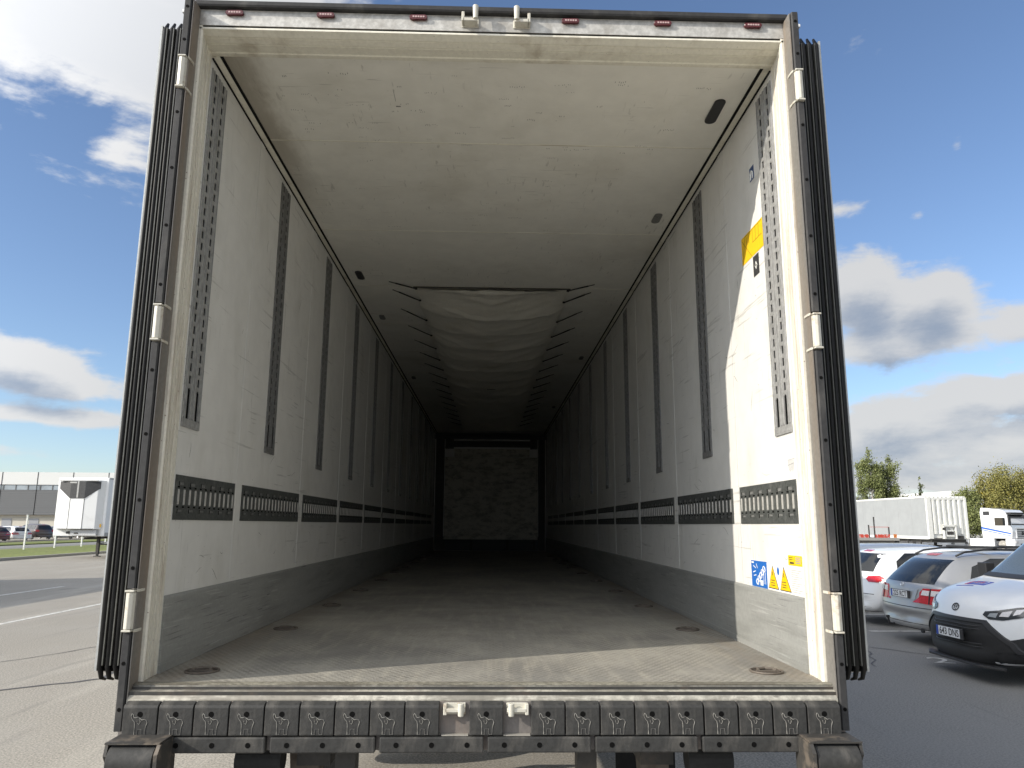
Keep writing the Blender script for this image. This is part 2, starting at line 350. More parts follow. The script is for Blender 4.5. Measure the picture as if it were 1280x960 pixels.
# ------------------------------------------------------------------ the open refrigerated trailer
TR = thing('refrigerated_trailer', 'large empty trailer with its rear end open towards the camera and elephant-marked rubber bumpers', 'trailer', (0, 0, GZ))
LEN = 13.3; HC = 2.56; XW = 1.23
def trailer_shell():
    for s, lab in ((-1, 'left interior wall in shade'), (1, 'right interior wall with sunlight on its rear end')):
        b = MB(); b.box(min(s*XW, s*1.29), max(s*XW, s*1.29), -.355, LEN, -.02, 2.66); w = b.build('side_wall', M_wall, TR); w['label'] = lab
        # pressed joint strips of the wall panels
        k = 0
        y = .395
        while y < LEN-.3:
            b = MB(); b.box(min(s*1.2275, s*1.231), max(s*1.2275, s*1.231), y-.035, y+.035, .285, 2.545)
            for q in (-.035, .035): b.box(min(s*1.2277, s*1.2285), max(s*1.2277, s*1.2285), y+q-.0022, y+q+.0022, .286, 2.544)
            b.build('wall_joint', M_wall, w); y += 1.228
        b = MB(); b.prism([(s*1.2305, .0), (s*1.222, .0), (s*1.222, .272), (s*1.2265, .281), (s*1.2305, .281)], 'y', -.3545, LEN-.002)
        b.box(min(s*1.2185, s*1.2225), max(s*1.2185, s*1.2225), -.354, LEN-.002, .015, .030)
        b.build('kick_plate', M_kick, TR)
        # cove trim with its two black seal lines
        b = MB(); b.prism([(s*1.2295, 2.548), (s*1.226, 2.548), (s*1.200, 2.5565), (s*1.200, 2.5595), (s*1.2295, 2.5595)], 'y', -.352, LEN-.01)
        b.mi = 1; b.box(min(s*1.2235, s*1.2305), max(s*1.2235, s*1.2305), -.351, LEN-.01, 2.541, 2.5475)
        b.box(min(s*1.186, s*1.1995), max(s*1.186, s*1.1995), -.351, LEN-.01, 2.5565, 2.5605)
        b.build('cove_trim', [M_cream, M_gap], TR)
    b = MB(); b.box(-XW, XW, -.355, LEN, HC, 2.655); c = b.build('ceiling', M_ceil, TR)
    y = .376
    while y < LEN-.2:
        b = MB(); b.box(-1.185, 1.185, y-.004, y+.004, HC-.0015, HC+.001); b.build('ceiling_seam', M_cream, c); y += 1.23
    b = MB(); b.box(-1.31, 1.31, -.50, 13.42, 2.658, 2.672); b.build('roof', M_shellw, TR)
    b = MB(); b.box(-XW, XW, -.4995, LEN, -.10, 0); b.build('floor', M_floor, TR)
    b = MB(); b.box(-1.29, 1.29, LEN+.0, 13.42, -.12, 2.657); b.build('front_wall', M_wall, TR)
    # small dark debris cracks on ceiling / service writing is too faint to read
trailer_shell()

def bulkhead():
    b = MB(); b.box(-1.00, 1.04, 13.20, 13.24, .24, 2.02); b.box(-.80, .86, 13.21, 13.24, 2.03, 2.20)
    b.build('bulkhead_panel', mat('bulkhead_dirty', (.60, .58, .50), .6, dirt=(.16, .15, .12), dscale=7, stretch=(1, 1, 2), dlo=.40, dhi=.70, damt=.7, fine=.1), TR)
    b = MB()
    for x0, x1 in ((-1.2, -1.02), (1.06, 1.2)):
        c = MB(); c.box(x0, x1, 13.16, 13.28, .01, 2.42); c.build('bulkhead_post', M_dk, TR)
    b.box(-1.0, -.82, 13.16, 13.28, 2.21, 2.42); b.box(.88, 1.04, 13.16, 13.28, 2.21, 2.42)
    b.box(-.82, .88, 13.19, 13.27, 2.25, 2.38); b.build('bulkhead_frame', M_dk, TR)
    for x in (-1.0, -.40, .38, .96):
        c = MB(); c.box(x-.03, x+.03, 13.18, 13.26, .01, .235); c.build('bulkhead_foot', M_dk, TR)
    b = MB(); b.box(-1.02, 1.06, 13.27, 13.295, .005, .30); b.box(-1.225, 1.225, 13.20, 13.29, 2.425, 2.55); b.build('bulkhead_backing', mat('bulkhead_grey', (.07, .075, .08), .7, fine=.1), TR)
bulkhead()

def rear_frame():
    for s, lab in ((-1, 'left door jamb, mostly shaded'), (1, 'right door jamb, brightly sunlit cream')):
        P = [(1.2315, -.353), (1.2315, -.362), (1.2275, -.366), (1.2275, -.392), (1.2325, -.395), (1.2325, -.400), (1.2265, -.404), (1.2255, -.428), (1.231, -.431), (1.231, -.436),
             (1.2235, -.440), (1.2215, -.464), (1.228, -.467), (1.228, -.472), (1.2185, -.476), (1.2165, -.497), (1.222, -.503), (1.2335, -.503), (1.2345, -.495), (1.2345, -.353)]
        b = MB(); b.prism([(s*x, y) for x, y in P], 'z', -.03, 2.60); j = b.build('door_jamb', M_jamb, TR); j['label'] = lab
        b = MB(); b.box(min(s*1.235, s*1.295), max(s*1.235, s*1.295), -.48, -.354, -.20, 2.67); b.build('corner_post', M_post, TR)
        # protruding rubber edge strip, in lengths between the hinges; folded U-profile
        b = MB(); b.box(min(s*1.2315, s*1.2347), max(s*1.2315, s*1.2347), -.572, -.5045, -.145, 2.666); b.build('post_flange', M_flange, TR)
        segs = [(-.145, .175), (.325, 1.215), (1.370, 2.255), (2.405, 2.668)]
        for z0, z1 in segs:
            b = MB()
            b.prism([(s*1.2350, -.470), (s*1.2385, -.574), (s*1.2425, -.580), (s*1.2640, -.580), (s*1.2680, -.574), (s*1.272, -.470)], 'z', z0, z1)
            st = b.build('edge_strip', M_strip, TR)
            z = z0+.07
            while z < z1-.03:
                b = MB(); b.cyl((s*1.2535, -.5812, z), (s*1.2535, -.576, z), .0065, 14); b.build('screw_hole', M_hole, st); z += .238 if z1-z0 > .5 else .15
        for zc in (.25, 1.292, 2.33):
            b = MB()
            n = 8
            b.tube([(s*1.252, -.574, zc-.062), (s*1.252, -.574, zc+.062)], .0172, 8)
            for q in (-1, 1):
                b.box(min(s*1.236, s*1.268), max(s*1.236, s*1.268), -.592, -.50, zc+q*.067-.0035, zc+q*.067+.0035)
                b.prism([(s*1.232, -.580), (s*1.227, -.560), (s*1.227, -.530), (s*1.236, -.504)], 'z', zc+q*.068-.005, zc+q*.068+.005)
            h = b.build('door_hinge', M_white_cast, TR, bevel=.0015, seg=1)
            b = MB(); b.box(min(s*1.236, s*1.270), max(s*1.236, s*1.270), -.553, -.47, zc-.062, zc+.062); b.build('hinge_plate', M_post, h)
    # header beam
    b = MB(); b.prism([(-.503, 2.597), (-.503, 2.669), (-.36, 2.669), (-.36, 2.597)], 'x', -1.232, 1.232); hd = b.build('header', M_header, TR)
    b = MB(); b.box(-1.231, 1.231, -.4985, -.362, 2.588, 2.5965); b.build('header_seal', M_gap, TR)
    P = [(-.503, 2.5795), (-.503, 2.5875), (-.354, 2.5875), (-.354, 2.553), (-.375, 2.5535), (-.380, 2.5575), (-.425, 2.560), (-.430, 2.5655), (-.436, 2.560), (-.462, 2.566), (-.466, 2.571), (-.472, 2.567)]
    b = MB(); b.prism(P, 'x', -1.2305, 1.2305); b.build('header_soffit', M_cream, TR)
    b = MB(); b.prism([(-.528, 2.678), (-.524, 2.671), (-.40, 2.6725), (-.40, 2.700), (-.50, 2.703), (-.528, 2.695)], 'x', -1.245, 1.245); b.build('roof_edge_lip', M_strip, TR)
    # marker lights
    proto = None
    for i, (x, lab) in enumerate(((-1.087, 0), (-.709, 0), (-.321, 0), (.321, 0), (.714, 0), (1.100, 0))):
        if proto is None:
            b = MB()
            pts = []
            for k in range(24):
                a = 2*math.pi*k/24; cx = math.cos(a); sx = math.sin(a)
                pts.append(((.027 if cx > 0 else -.027) + cx*.0105, sx*.0105))
            b.prism(pts, 'y', -.517, -.5035); proto = b.build('marker_light', M_redlens, TR, bevel=.002, seg=1)
            b = MB()
            for k in range(5):
                b.box(-.024+k*.0105, -.0165+k*.0105, -.5185, -.5172, -.0035, .0035)
            b.build('reflector_mark', M_lenswhite, proto)
            proto.location = (x, 0, 2.650)
        else: dup(proto, TR, (x, 0, 2.650))
    # lock keepers, top
    for i, (x, s) in enumerate(((-.102, 1), (.114, -1))):
        b = MB()
        b.box(x-.030, x+.030, -.545, -.506, 2.617, 2.632); b.box(x-s*.030-.006, x-s*.030+.006, -.545, -.506, 2.617, 2.660)
        b.tube([(x+s*.022, -.545, 2.625), (x+s*.022, -.545, 2.686)], [.0105, .0125], 12)
        b.box(x-.036, x+.036, -.5075, -.504, 2.612, 2.652)
        b.build('lock_keeper', M_white_cast, TR, bevel=.002, seg=1)
    # sill
    P = [(-.4995, -.004), (-.542, -.0045), (-.546, -.016), (-.562, -.020), (-.566, -.030), (-.574, -.044), (-.574, -.20), (-.4995, -.20)]
    b = MB(); b.prism(P, 'x', -1.234, 1.234)
    b.build('sill', mat('worn_sill', (.44, .42, .36), .5, .3, dirt=(.17, .155, .13), dscale=9, dlo=.44, dhi=.60, damt=.8, stretch=(.3, 1, 2), fine=.25, fscale=45,
                      scratch=[((.1, .09, .08), (1, 6, 6), 12.0, .64, .7)]), TR)
    b = MB(); b.box(-1.232, 1.232, -.5675, -.5655, -.0305, -.0195); b.box(-1.232, 1.232, -.5475, -.5455, -.0165, -.0060); b.build('sill_groove', M_dk, TR)
    b = MB(); b.box(-1.23, 1.23, -.5435, -.503, -.0025, .0015)
    b.build('sill_grip', mat('dirty_sill_edge', (.24, .225, .18), .7, .1, dirt=(.10, .09, .07), dscale=12, dlo=.42, dhi=.62, damt=.75, stretch=(.3, 1, 1), fine=.3, fscale=60), TR)
rear_frame()

def elephant_pts():
    return [(-.75, 1.0), (-.82, .86), (-.80, .70), (-.66, .50), (-.50, .36), (-.44, .12), (-.44, -.64), (-.18, -.64), (-.15, -.22), (.22, -.22),
            (.26, -.64), (.54, -.64), (.58, -.05), (.70, .30), (.62, .48), (.44, .54), (.20, .50), (.04, .60), (-.16, .72), (-.40, .66), (-.56, .70), (-.62, .88), (-.75, 1.0)]
def bumpers():
    xs = [(-1.229+.1189*k, -1.229+.1189*(k+1)-.004) for k in range(9)] + [(-.057, .054)] + [(.152+.1200*k, .152+.1200*(k+1)-.004) for k in range(9)]
    proto = None
    for x0, x1 in xs:
        xc = (x0+x1)/2; w = .1145/2
        if proto is None:
            b = MB(); b.prism([(-.5745, -.154), (-.600, -.154), (-.6015, -.150), (-.6015, -.064), (-.597, -.056), (-.5745, -.0465)], 'x', -w, w)
            proto = b.build('bumper_pad', M_pad, TR, bevel=.002, seg=2); proto.location = (xc, 0, 0)
            b = MB(); b.cyl((0, -.6022, -.085), (0, -.598, -.085), .0092, 18); b.build('bolt_hole', M_hole, proto)
            b = MB(); b.tube([(.001+px*.036, -.6020, -.1495+(pz+.64)*.0415) for px, pz in elephant_pts()], .0012, 5)
            b.tube([(.001+px*.036, -.6020, -.1495+(pz+.64)*.0415) for px, pz in ((-.05, .56), (.06, .36), (-.04, .16), (-.20, .24), (-.24, .42))], .0009, 5)
            b.build('elephant_emblem', mat('worn_emblem', (.27, .26, .235), .6, fine=.2, dirt=(.05, .05, .05), dscale=40, dlo=.4, dhi=.6, damt=.8), proto)
        else: dup(proto, TR, (xc, 0, 0))
    b = MB(); b.box(-1.229, 1.23, -.5765, -.572, -.205, -.049); b.build('bumper_backing', M_post, TR)
    # strips below
    proto = None
    for x0, x1 in ((-1.098, -.749), (-.730, -.377), (-.363, -.009), (.004, .358), (.371, .727), (.741, 1.095)):
        xc = (x0+x1)/2
        if proto is None:
            b = MB(); b.box(-.1765, .1765, -.604, -.572, -.2085, -.1575); proto = b.build('bumper_strip', M_pad, TR, bevel=.005, seg=2); proto.location = (xc, 0, 0)
            for q in (-.120, .0, .120):
                b = MB(); b.cyl((q, -.6048, -.183), (q, -.600, -.183), .0088, 18); b.build('bolt_hole', M_hole, proto)
        else: dup(proto, TR, (xc, 0, 0))
    # lower lock keepers in their recesses
    for x0, x1, s in ((-.157, -.060, 1), (.058, .150, -1)):
        xc = (x0+x1)/2
        b = MB(); b.box(xc-.036, xc+.036, -.582, -.5755, -.090, -.052)
        b.box(xc-.034, xc+.034, -.606, -.58, -.079, -.066); b.box(xc-s*.034-.006, xc-s*.034+.006, -.606, -.58, -.088, -.052)
        b.tube([(xc+s*.020, -.603, -.050), (xc+s*.020, -.603, -.092)], [.0115, .010], 12)
        b.build('lock_keeper', M_white_cast, TR, bevel=.002, seg=1)
        b = MB(); b.box(xc-.046, xc+.046, -.596, -.577, -.156, -.1525); b.build('recess_shelf', M_galv, TR)
    # dock rollers
    for s in (-1, 1):
        xa, xb = (-1.222, -1.070) if s < 0 else (1.088, 1.238)
        b = MB(); pts = []
        b.tube([(xa, -.665, -.213), (xa+.004, -.665, -.213), (xb-.004, -.665, -.213), (xb, -.665, -.213)], [.050, .056, .056, .050], 28)
        ro = b.build('dock_roller', M_pad, TR); smooth_by_angle(ro)
        b = MB()
        xi0, xi1 = (xb+.004, xb+.016) if s < 0 else (xa-.016, xa-.004)
        b.prism([(-.575, -.155), (-.700, -.155), (-.722, -.18), (-.722, -.25), (-.690, -.275), (-.575, -.275)], 'x', xi0, xi1)
        xo0, xo1 = (xa-.014, xa-.004) if s < 0 else (xb+.004, xb+.014)
        b.prism([(-.575, -.155), (-.690, -.155), (-.70, -.19), (-.66, -.25), (-.575, -.275)], 'x', xo0, xo1)
        b.box(min(xa, xb)-.012, max(xa, xb)+.012, -.70, -.575, -.1545, -.1490)
        b.build('roller_bracket', mat('bracket_grey', (.055, .052, .048), .6, .3, dirt=(.20, .165, .13), dscale=16, dlo=.48, dhi=.66, damt=.7), ro)
bumpers()

def doors():
    for s, lab in ((-1, 'left rear door folded back along the trailer side'), (1, 'right rear door folded back along the trailer side')):
        b = MB(); b.box(min(s*1.312, s*1.400), max(s*1.312, s*1.400), -.435, .80, .02, 2.625); d = b.build('rear_door', M_shellw, TR, bevel=.004, seg=1); d['label'] = lab
        # rubber lip seals running up the exposed door edge
        for k, x in enumerate((1.306, 1.334, 1.362, 1.390)):
            b = MB()
            pts = [(s*(x-.012), -.435, -.004), (s*(x-.004), -.452, .004), (s*x, -.462, .045), (s*(x+.003), -.462, .30), (s*(x+.003), -.462, 2.3), (s*x, -.460, 2.60), (s*(x-.004), -.448, 2.636)]
            b.tube(pts, [.004, .008, .0105, .0105, .0105, .0105, .005], 10)
            g = b.build('seal_lip', M_black, d, smooth=True)
            b = MB(); b.box(min(s*(x-.0145), s*(x-.0105)), max(s*(x-.0145), s*(x-.0105)), -.4745, -.4345, .05, 2.60)
            b.build('seal_fin', mat('seal_fin_grey', (.10, .10, .09), .35, fine=.15, dirt=(.04, .04, .04), dscale=4, damt=.6, stretch=(1, 1, .2)), d)
        b = MB(); b.box(min(s*1.296, s*1.399), max(s*1.296, s*1.399), -.44, -.4355, .025, 2.62); b.build('door_edge', M_gap, d)
        b = MB(); b.box(min(s*1.3985, s*1.4065), max(s*1.3985, s*1.4065), -.468, .79, .03, 2.615); b.build('door_skin', mat('door_edge_alu', (.42, .43, .42), .45, .4), d)
        # lock rods on the outward face (the inner face is the one turned out; keep it plain) and seal round it
        b = MB(); b.box(min(s*1.407, s*1.415), max(s*1.407, s*1.415), -.40, .74, .08, .12); b.box(min(s*1.407, s*1.415), max(s*1.407, s*1.415), -.40, .74, 2.52, 2.56); b.build('door_seal', M_gap, d)
doors()

def interior_fittings():
    # vertical lashing rails
    def rail(m, name='lashing_rail'):
        b = MB(); z0, z1 = .932, 2.505
        b.mi = 1; b.box(-.0015, .0, -.088, .088, z0, z1); b.mi = 0
        for yc in (-.045, .045):
            for q in (-.0415, -.020, .020, .0415):
                w = .0045 if abs(q) > .03 else .009
                b.box(-.006, -.0012, yc+q-w/2, yc+q+w/2, z0+.03, z1)
            for q in (-.031, .031): b.box(-.0028, -.0013, yc+q-.0085, yc+q+.0085, z0+.04, z1)
            z = z0+.16
            while z < z1-.02:
                b.box(-.0052, -.0012, yc-.0165, yc+.0165, z, min(z+.018, z1)); z += .052
            for q in (-.0135, .0135): b.box(-.0050, -.0013, yc+q-.0035, yc+q+.0035, z0+.155, z1)
        b.box(-.007, -.0012, -.088, .088, z0, z0+.034)
        for q in (-.06, -.02, .02, .06): b.box(-.0085, -.0068, q-.005, q+.005, z0+.01, z0+.02)
        return b.build(name, [m, M_hole], TR)
    p1 = rail(M_alu); p2 = rail(M_rail)
    ys = [-.254] + [.857+1.222*k for k in range(11)]
    f1 = f2 = False
    for s in (-1, 1):
        for i, y in enumerate(ys):
            src = p1 if i == 0 else p2
            used = f1 if i == 0 else f2
            if not used:
                o = src
                if i == 0: f1 = True
                else: f2 = True
            else: o = dup(src, TR)
            o.location = (s*XW, y, 0); o.rotation_euler.z = 0 if s > 0 else math.pi
            if i == 0: o['label'] = 'bright aluminium double lashing rail nearest the rear opening'
    # slotted load-board panels
    def spanel(L, n):
        b = MB(); z0, z1 = .5647, .740
        b.box(-.004, 0, 0, L, z0, z1)
        for k in range(n):
            y = (k+.5)*L/n
            b.mi = 2; b.box(-.0050, -.0038, y-.010, y+.010, .612, .618); b.box(-.0050, -.0038, y-.010, y+.010, .690, .696)
            b.mi = 1; b.tube([(-.0045, y, .624), (-.0045, y, .684)], .0055, 8)
        b.mi = 3
        for k in range(max(1, n//2)):
            y = (k+.5)*L/(n//2)
            b.box(-.0047, -.0038, y-.018, y+.018, .596, .604); b.box(-.0047, -.0038, y-.018, y+.018, .700, .712)
            b.mi = 2; b.box(-.0052, -.0038, y+.024, y+.028, .59, .607); b.box(-.0052, -.0038, y+.024, y+.028, .698, .715); b.mi = 3
        return b.build('slotted_panel', [M_panel, M_rung, M_hole, mat('panel_wear', (.17, .17, .165), .5, fine=.5, fscale=200)], TR)
    A = spanel(.684, 12); B = spanel(1.119, 18); ua = ub = False
    for s in (-1, 1):
        for i in range(11):
            y0, L = ((-.345, .684) if i == 0 else (.450+1.2275*(i-1), 1.119))
            if i == 0: o = A if not ua else dup(A, TR); ua = True
            else: o = B if not ub else dup(B, TR); ub = True
            if s > 0: o.location = (XW, y0, 0); o.rotation_euler.z = 0
            else: o.location = (-XW, y0+L, 0); o.rotation_euler.z = math.pi
    # floor tie-down rings
    proto = None
    for s in (-1, 1):
        for k in range(10):
            y = -.31+1.178*k
            if proto is None:
                b = MB(); b.mi = 1; b.tube([(0, 0, 0), (0, 0, .003)], .056, 28); b.mi = 0
                ring = [(math.cos(a)*.060, math.sin(a)*.060, .0035) for a in [2*math.pi*i/32 for i in range(33)]]
                b.tube(ring, .0045, 6, caps=False)
                b.tube([(-.035, -.012, .006), (-.03, .012, .009), (0, .022, .010), (.03, .012, .009), (.035, -.012, .006)], .006, 8)
                b.box(-.045, .045, -.018, -.006, .002, .008)
                proto = b.build('tie_down_ring', [M_brown, mat('ring_pit', (.035, .025, .018), .8, fine=.3)], TR); o = proto
            else: o = dup(proto, TR)
            o.location = (s*1.080, y, 0)
    # ceiling lamps
    def lamp(x, y, w, l, m):
        b = MB(); pts = []
        r = w/2*.96
        for k in range(20):
            a = 2*math.pi*k/20; pts.append((math.cos(a)*r, (l/2-r)*(1 if math.sin(a) >= 0 else -1) + math.sin(a)*r))
        b.prism(pts, 'z', HC-.008, HC+.0); o = b.build('ceiling_lamp', m, TR, bevel=.001, seg=1); o.location = (x, y, 0); return o
    M_lampk = mat('black_lamp', (.012, .012, .013), .3, fine=0); M_lampg = mat('grey_lamp', (.20, .20, .19), .35, .3, fine=.3, fscale=120)
    lamp(1.088, .008, .058, .215, M_lampk)['label'] = 'long black ceiling lamp nearest the rear opening'
    lamp(1.088, 1.31, .055, .15, M_lampg); lamp(-1.086, 2.56, .06, .20, M_lampk); lamp(-1.08, 3.82, .055, .15, M_lampg); lamp(1.092, 5.53, .055, .15, M_lampk); lamp(-1.08, 6.9, .055, .15, M_lampk); lamp(1.08, 9.4, .055, .15, M_lampk)
    # fabric air duct under the ceiling with its elastic straps
    y0, y1 = 2.83, 12.2; ny, nx = 420, 36
    b = MB(); grid = []
    for j in range(ny+1):
        y = y0+(y1-y0)*j/ny; row = []
        for i in range(nx+1):
            u = i/nx*2-1; hw = .672-.006*min(8, y-y0)
            ph = (y-y0)/.605
            ph2 = ph-.26*(1-u*u)
            ridge = abs(math.sin(math.pi*ph2))
            fr = ph2-math.floor(ph2); am = 1.0+.35*mnoise.noise(Vector((math.floor(ph2)*3.7, .5, 0))); saw = (fr/.86)**1.5 if fr < .86 else ((1-fr)/.14)**.7
            sag = .008+.018*(1-u*u)*min(1, (y-y0)/.5)+.078*am*saw*(1-abs(u)**5)*min(1, .25+(y-y0)/.5)
            wr = .026*mnoise.noise(Vector((u*1.3, ph2*5.0+abs(u)*2.5, math.floor(ph2)*2.1)))+.006*mnoise.noise(Vector((u*5+ph*4, ph*9, 4)))
            pinch = .018*(abs(u)**4)*(math.sin(math.pi*ph)**2)
            row.append(b.bm.verts.new((u*(hw-pinch), y, HC-.006-sag-abs(wr)*(1-abs(u)**8))))
        grid.append(row)
    for j in range(ny):
        for i in range(nx): b._f([grid[j][i], grid[j][i+1], grid[j+1][i+1], grid[j+1][i]])
    duct = b.build('air_duct_cover', M_duct, TR, smooth=True)
    b = MB(); b.tube([(-.675, y0-.004, HC-.012), (.675, y0-.004, HC-.012)], .007, 8); b.build('duct_hem', M_dk, duct)
    proto = None
    yy = [(y0, -.12), (y0+.34, -.24)] + [(y0+.40+.605*(k+1), -.32) for k in range(14)]
    for y, dy in yy:
        for s in (-1, 1):
            hw = .672-.006*min(8, y-y0)
            xe = hw+.195
            b = MB(); b.tube([(s*(hw-.012), y, HC-.022), (s*(hw+.03), y+dy*.15, HC-.016), (s*(xe-.05), y+dy*.8, HC-.010)], .0058, 6)
            b.tube([(s*(xe-.05), y+dy*.8, HC-.010), (s*xe, y+dy, HC-.004)], .0035, 6)
            b.tube([(s*(hw-.020), y, HC-.030), (s*(hw-.020), y, HC-.018)], .012, 10)
            b.build('elastic_strap', M_black, duct)
    b = MB(); b.box(-.06, .06, 7.2, 7.32, HC-.085, HC-.06); b.build('duct_clip', M_black, duct)
interior_fittings()

def stickers():
    X = 1.2292
    Y_ = mat('sticker_yellow', (.80, .50, .012), .5, fine=.03); Br = mat('sticker_brown', (.36, .22, .01), .6, fine=0); Bl = mat('sticker_blue', (.02, .13, .45), .45, fine=.05)
    Wh = mat('sticker_white', (.74, .74, .70), .5, fine=.03); Dk = mat('sticker_dark', (.035, .035, .035), .6, fine=.2, fscale=200); Gr = mat('sticker_print', (.32, .32, .32), .6, fine=0); Nv = mat('sticker_navy', (.03, .07, .18), .5, fine=0); Or = mat('warning_yellow', (.86, .52, .01), .45, fine=.02)
    def quad(b, ya, yb, za, zb, off=0.0, mi=0):
        b.mi = mi; b.box(X-off-.0008, X-off, min(ya, yb), max(ya, yb), za, zb)
    def line(b, p, q, w, off, mi):
        b.mi = mi; d = Vector((q[0]-p[0], q[1]-p[1])).normalized(); n = Vector((-d.y, d.x))*w/2
        P = [(p[0]+n.x, p[1]+n.y), (q[0]+n.x, q[1]+n.y), (q[0]-n.x, q[1]-n.y), (p[0]-n.x, p[1]-n.y)]
        b.prism(P, 'x', X-off-.0006, X-off)
    TX = lambda y, z, off=.0016: frame_mat((X-off, y, z), (0, -1, 0), (0, 0, 1))
    # big yellow load certificate
    b = MB(); quad(b, .133, -.150, 1.805, 1.942)
    for a, c in (((.125, 1.93), (.0, 1.81)), ((.125, 1.815), (.08, 1.935)), ((.06, 1.93), (.06, 1.885)), ((.028, 1.935), (.028, 1.885)), ((-.02, 1.935), (-.02, 1.87)), ((-.06, 1.935), (-.06, 1.87)), ((-.10, 1.935), (-.10, 1.87)), ((-.02, 1.87), (-.135, 1.87)), ((.08, 1.935), (-.14, 1.935))):
        line(b, a, c, .0035, .0009, 1)
    b.build('yellow_certificate_sticker', [Y_, Br], TR)
    b = MB(); quad(b, -.010, -.083, 1.70, 1.798)
    b.mi = 1; b.prism([(-.047, 1.768), (-.062, 1.748), (-.047, 1.728), (-.032, 1.748)], 'x', X-.0016, X-.0009)
    b.mi = 0; b.prism([(-.047, 1.757), (-.055, 1.748), (-.047, 1.739), (-.039, 1.748)], 'x', X-.0022, X-.0017)
    b.build('black_diamond_sticker', [Dk, Wh], TR)
    b = MB(); quad(b, -.028, -.083, 2.168, 2.235); quad(b, -.028, -.083, 2.236, 2.258, mi=1)
    b.mi = 1; b.tube([(X-.001, -.043, 2.172), (X-.001, -.043, 2.205), (X-.001, -.055, 2.214), (X-.001, -.068, 2.205), (X-.001, -.068, 2.172)], .004, 6)
    b.build('blue_pictogram_sticker', [Nv, Wh], TR)
    b = MB(); quad(b, .232, .034, .2825, .398)
    for k in range(5):                      # the white chain across the blue sticker
        t0 = k/5; yc = .155-.11*t0; zc = .305+.075*t0
        pts = [(X-.0012, yc+math.cos(a)*.013+math.sin(a)*.004, zc+math.sin(a)*.012) for a in [2*math.pi*i/12 for i in range(13)]]
        b.mi = 1; b.tube(pts, .0024, 5, caps=False)
    for a, c in (((.205, .375), (.17, .365)), ((.21, .345), (.175, .352)), ((.20, .330), (.17, .335)), ((.165, .385), (.15, .365)), ((.075, .352), (.075, .300)), ((.055, .352), (.055, .300))): line(b, a, c, .004, .0009, 1)
    quad(b, .120, .085, .292, .315, .0009, 1); quad(b, .225, .195, .386, .393, .0009, 1)
    b.build('blue_chain_sticker', [Bl, Wh], TR)
    b = MB(); quad(b, .0325, -.353, .2825, .396)
    for ya, yb, apex in ((.020, -.098, -.035), (-.112, -.232, -.160)):
        b.mi = 2; b.prism([(ya, .289), (yb, .289), (apex, .388)], 'x', X-.0014, X-.0009)
        b.mi = 1; b.prism([(ya-.008, .293), (yb+.008, .293), (apex, .380)], 'x', X-.0020, X-.0015)
        b.mi = 2; line(b, (apex, .362), (apex, .345), .005, .0022, 2)
        for zz in (.325, .314, .304): line(b, (apex+.020, zz), (apex-.022, zz), .003, .0022, 2)
    for k in range(11): line(b, (-.24, .379-.0085*k), (-.343+.02*(k % 3), .379-.0085*k), .0022, .0009, 3)
    b.mi = 4; b.prism([(-.098+math.cos(a)*.012, .366+math.sin(a)*.017) for a in [2*math.pi*i/16 for i in range(16)]], 'x', X-.0016, X-.0009)
    b.build('warning_triangle_sticker', [Wh, Or, Dk, Gr, Bl], TR)
    b = MB(); quad(b, -.215, -.352, .398, .438)
    for zz in (.429, .421): line(b, (-.225, zz), (-.26, zz), .0022, .0009, 1)
    for k in range(4): line(b, (-.29, .430-.007*k), (-.34, .430-.007*k), .0035, .0009, 2)
    line(b, (-.232, .408), (-.272, .408), .007, .0009, 1)
    b.build('small_yellow_sticker', [Y_, Dk, Gr], TR)
    b = MB()
    for k in range(5): line(b, (-.28-.012*k, .82), (-.283-.012*k, .778-.006*(k % 2)), .0015, .0, 0)
    line(b, (-.27, .822), (-.345, .824), .0015, 0, 0); line(b, (-.27, .80), (-.33, .806), .0015, 0, 0)
    b.build('faded_outline_sticker', [Gr], TR)
stickers()

def marks():
    """scuffs that have a shape of their own: thin smears on walls and ceiling"""
    rnd = random.Random(5); b = MB()
    S = mat('scuff', (.24, .235, .21), .7, fine=.3, fscale=120)
    for k in range(90):                       # ceiling stamps of packing marks: small hatched groups
        x = rnd.uniform(-1.05, .95); y = rnd.uniform(-.25, 2.0)
        if rnd.random() < .5: y = rnd.uniform(-.25, .45)
        n = rnd.randint(2, 9); sp = rnd.uniform(.007, .011); l = rnd.uniform(.004, .012)
        for i in range(n):
            if rnd.random() < .3: continue
            px = x+i*sp; py = y+i*rnd.uniform(-.0015, .0015)
            b.box(px, px+.0022, py, py+l, HC-.0009, HC-.0003)
    b.box(-.475, -.473, -.12, -.02, HC-.0009, HC-.0003)
    b.box(-.478, -.455, .02, .03, HC-.0009, HC-.0003)
    tag(b.build('ceiling_scuffs', S, TR), kind='stuff')
    b = MB()
    for s in (-1, 1):
        for k in range(46):
            y = rnd.uniform(-.3, 5); z = rnd.choice([rnd.uniform(.30, .55), rnd.uniform(.76, 1.1), rnd.uniform(1.0, 2.2)])
            L = rnd.uniform(.02, .13); a = rnd.gauss(.15, .25) if rnd.random() < .7 else rnd.uniform(1.2, 1.8)
            x = s*1.2294
            P = Vector((y, z)); d = Vector((math.cos(a), math.sin(a))); nn = Vector((-d.y, d.x)); pts = []; w = rnd.uniform(.0006, .0016)
            q = [(P+d*L*t+nn*(.01*math.sin(t*3+k)), w*math.sin(math.pi*min(max(t, .05), .95))) for t in (0, .25, .5, .75, 1)]
            poly = [p+nn*h for p, h in q] + [p-nn*h for p, h in q[::-1]]
            b.prism([(p.x, p.y) for p in poly], 'x', min(x, x+s*.0004), max(x, x+s*.0004))
    tag(b.build('wall_scuffs', S, TR), kind='stuff')
marks()

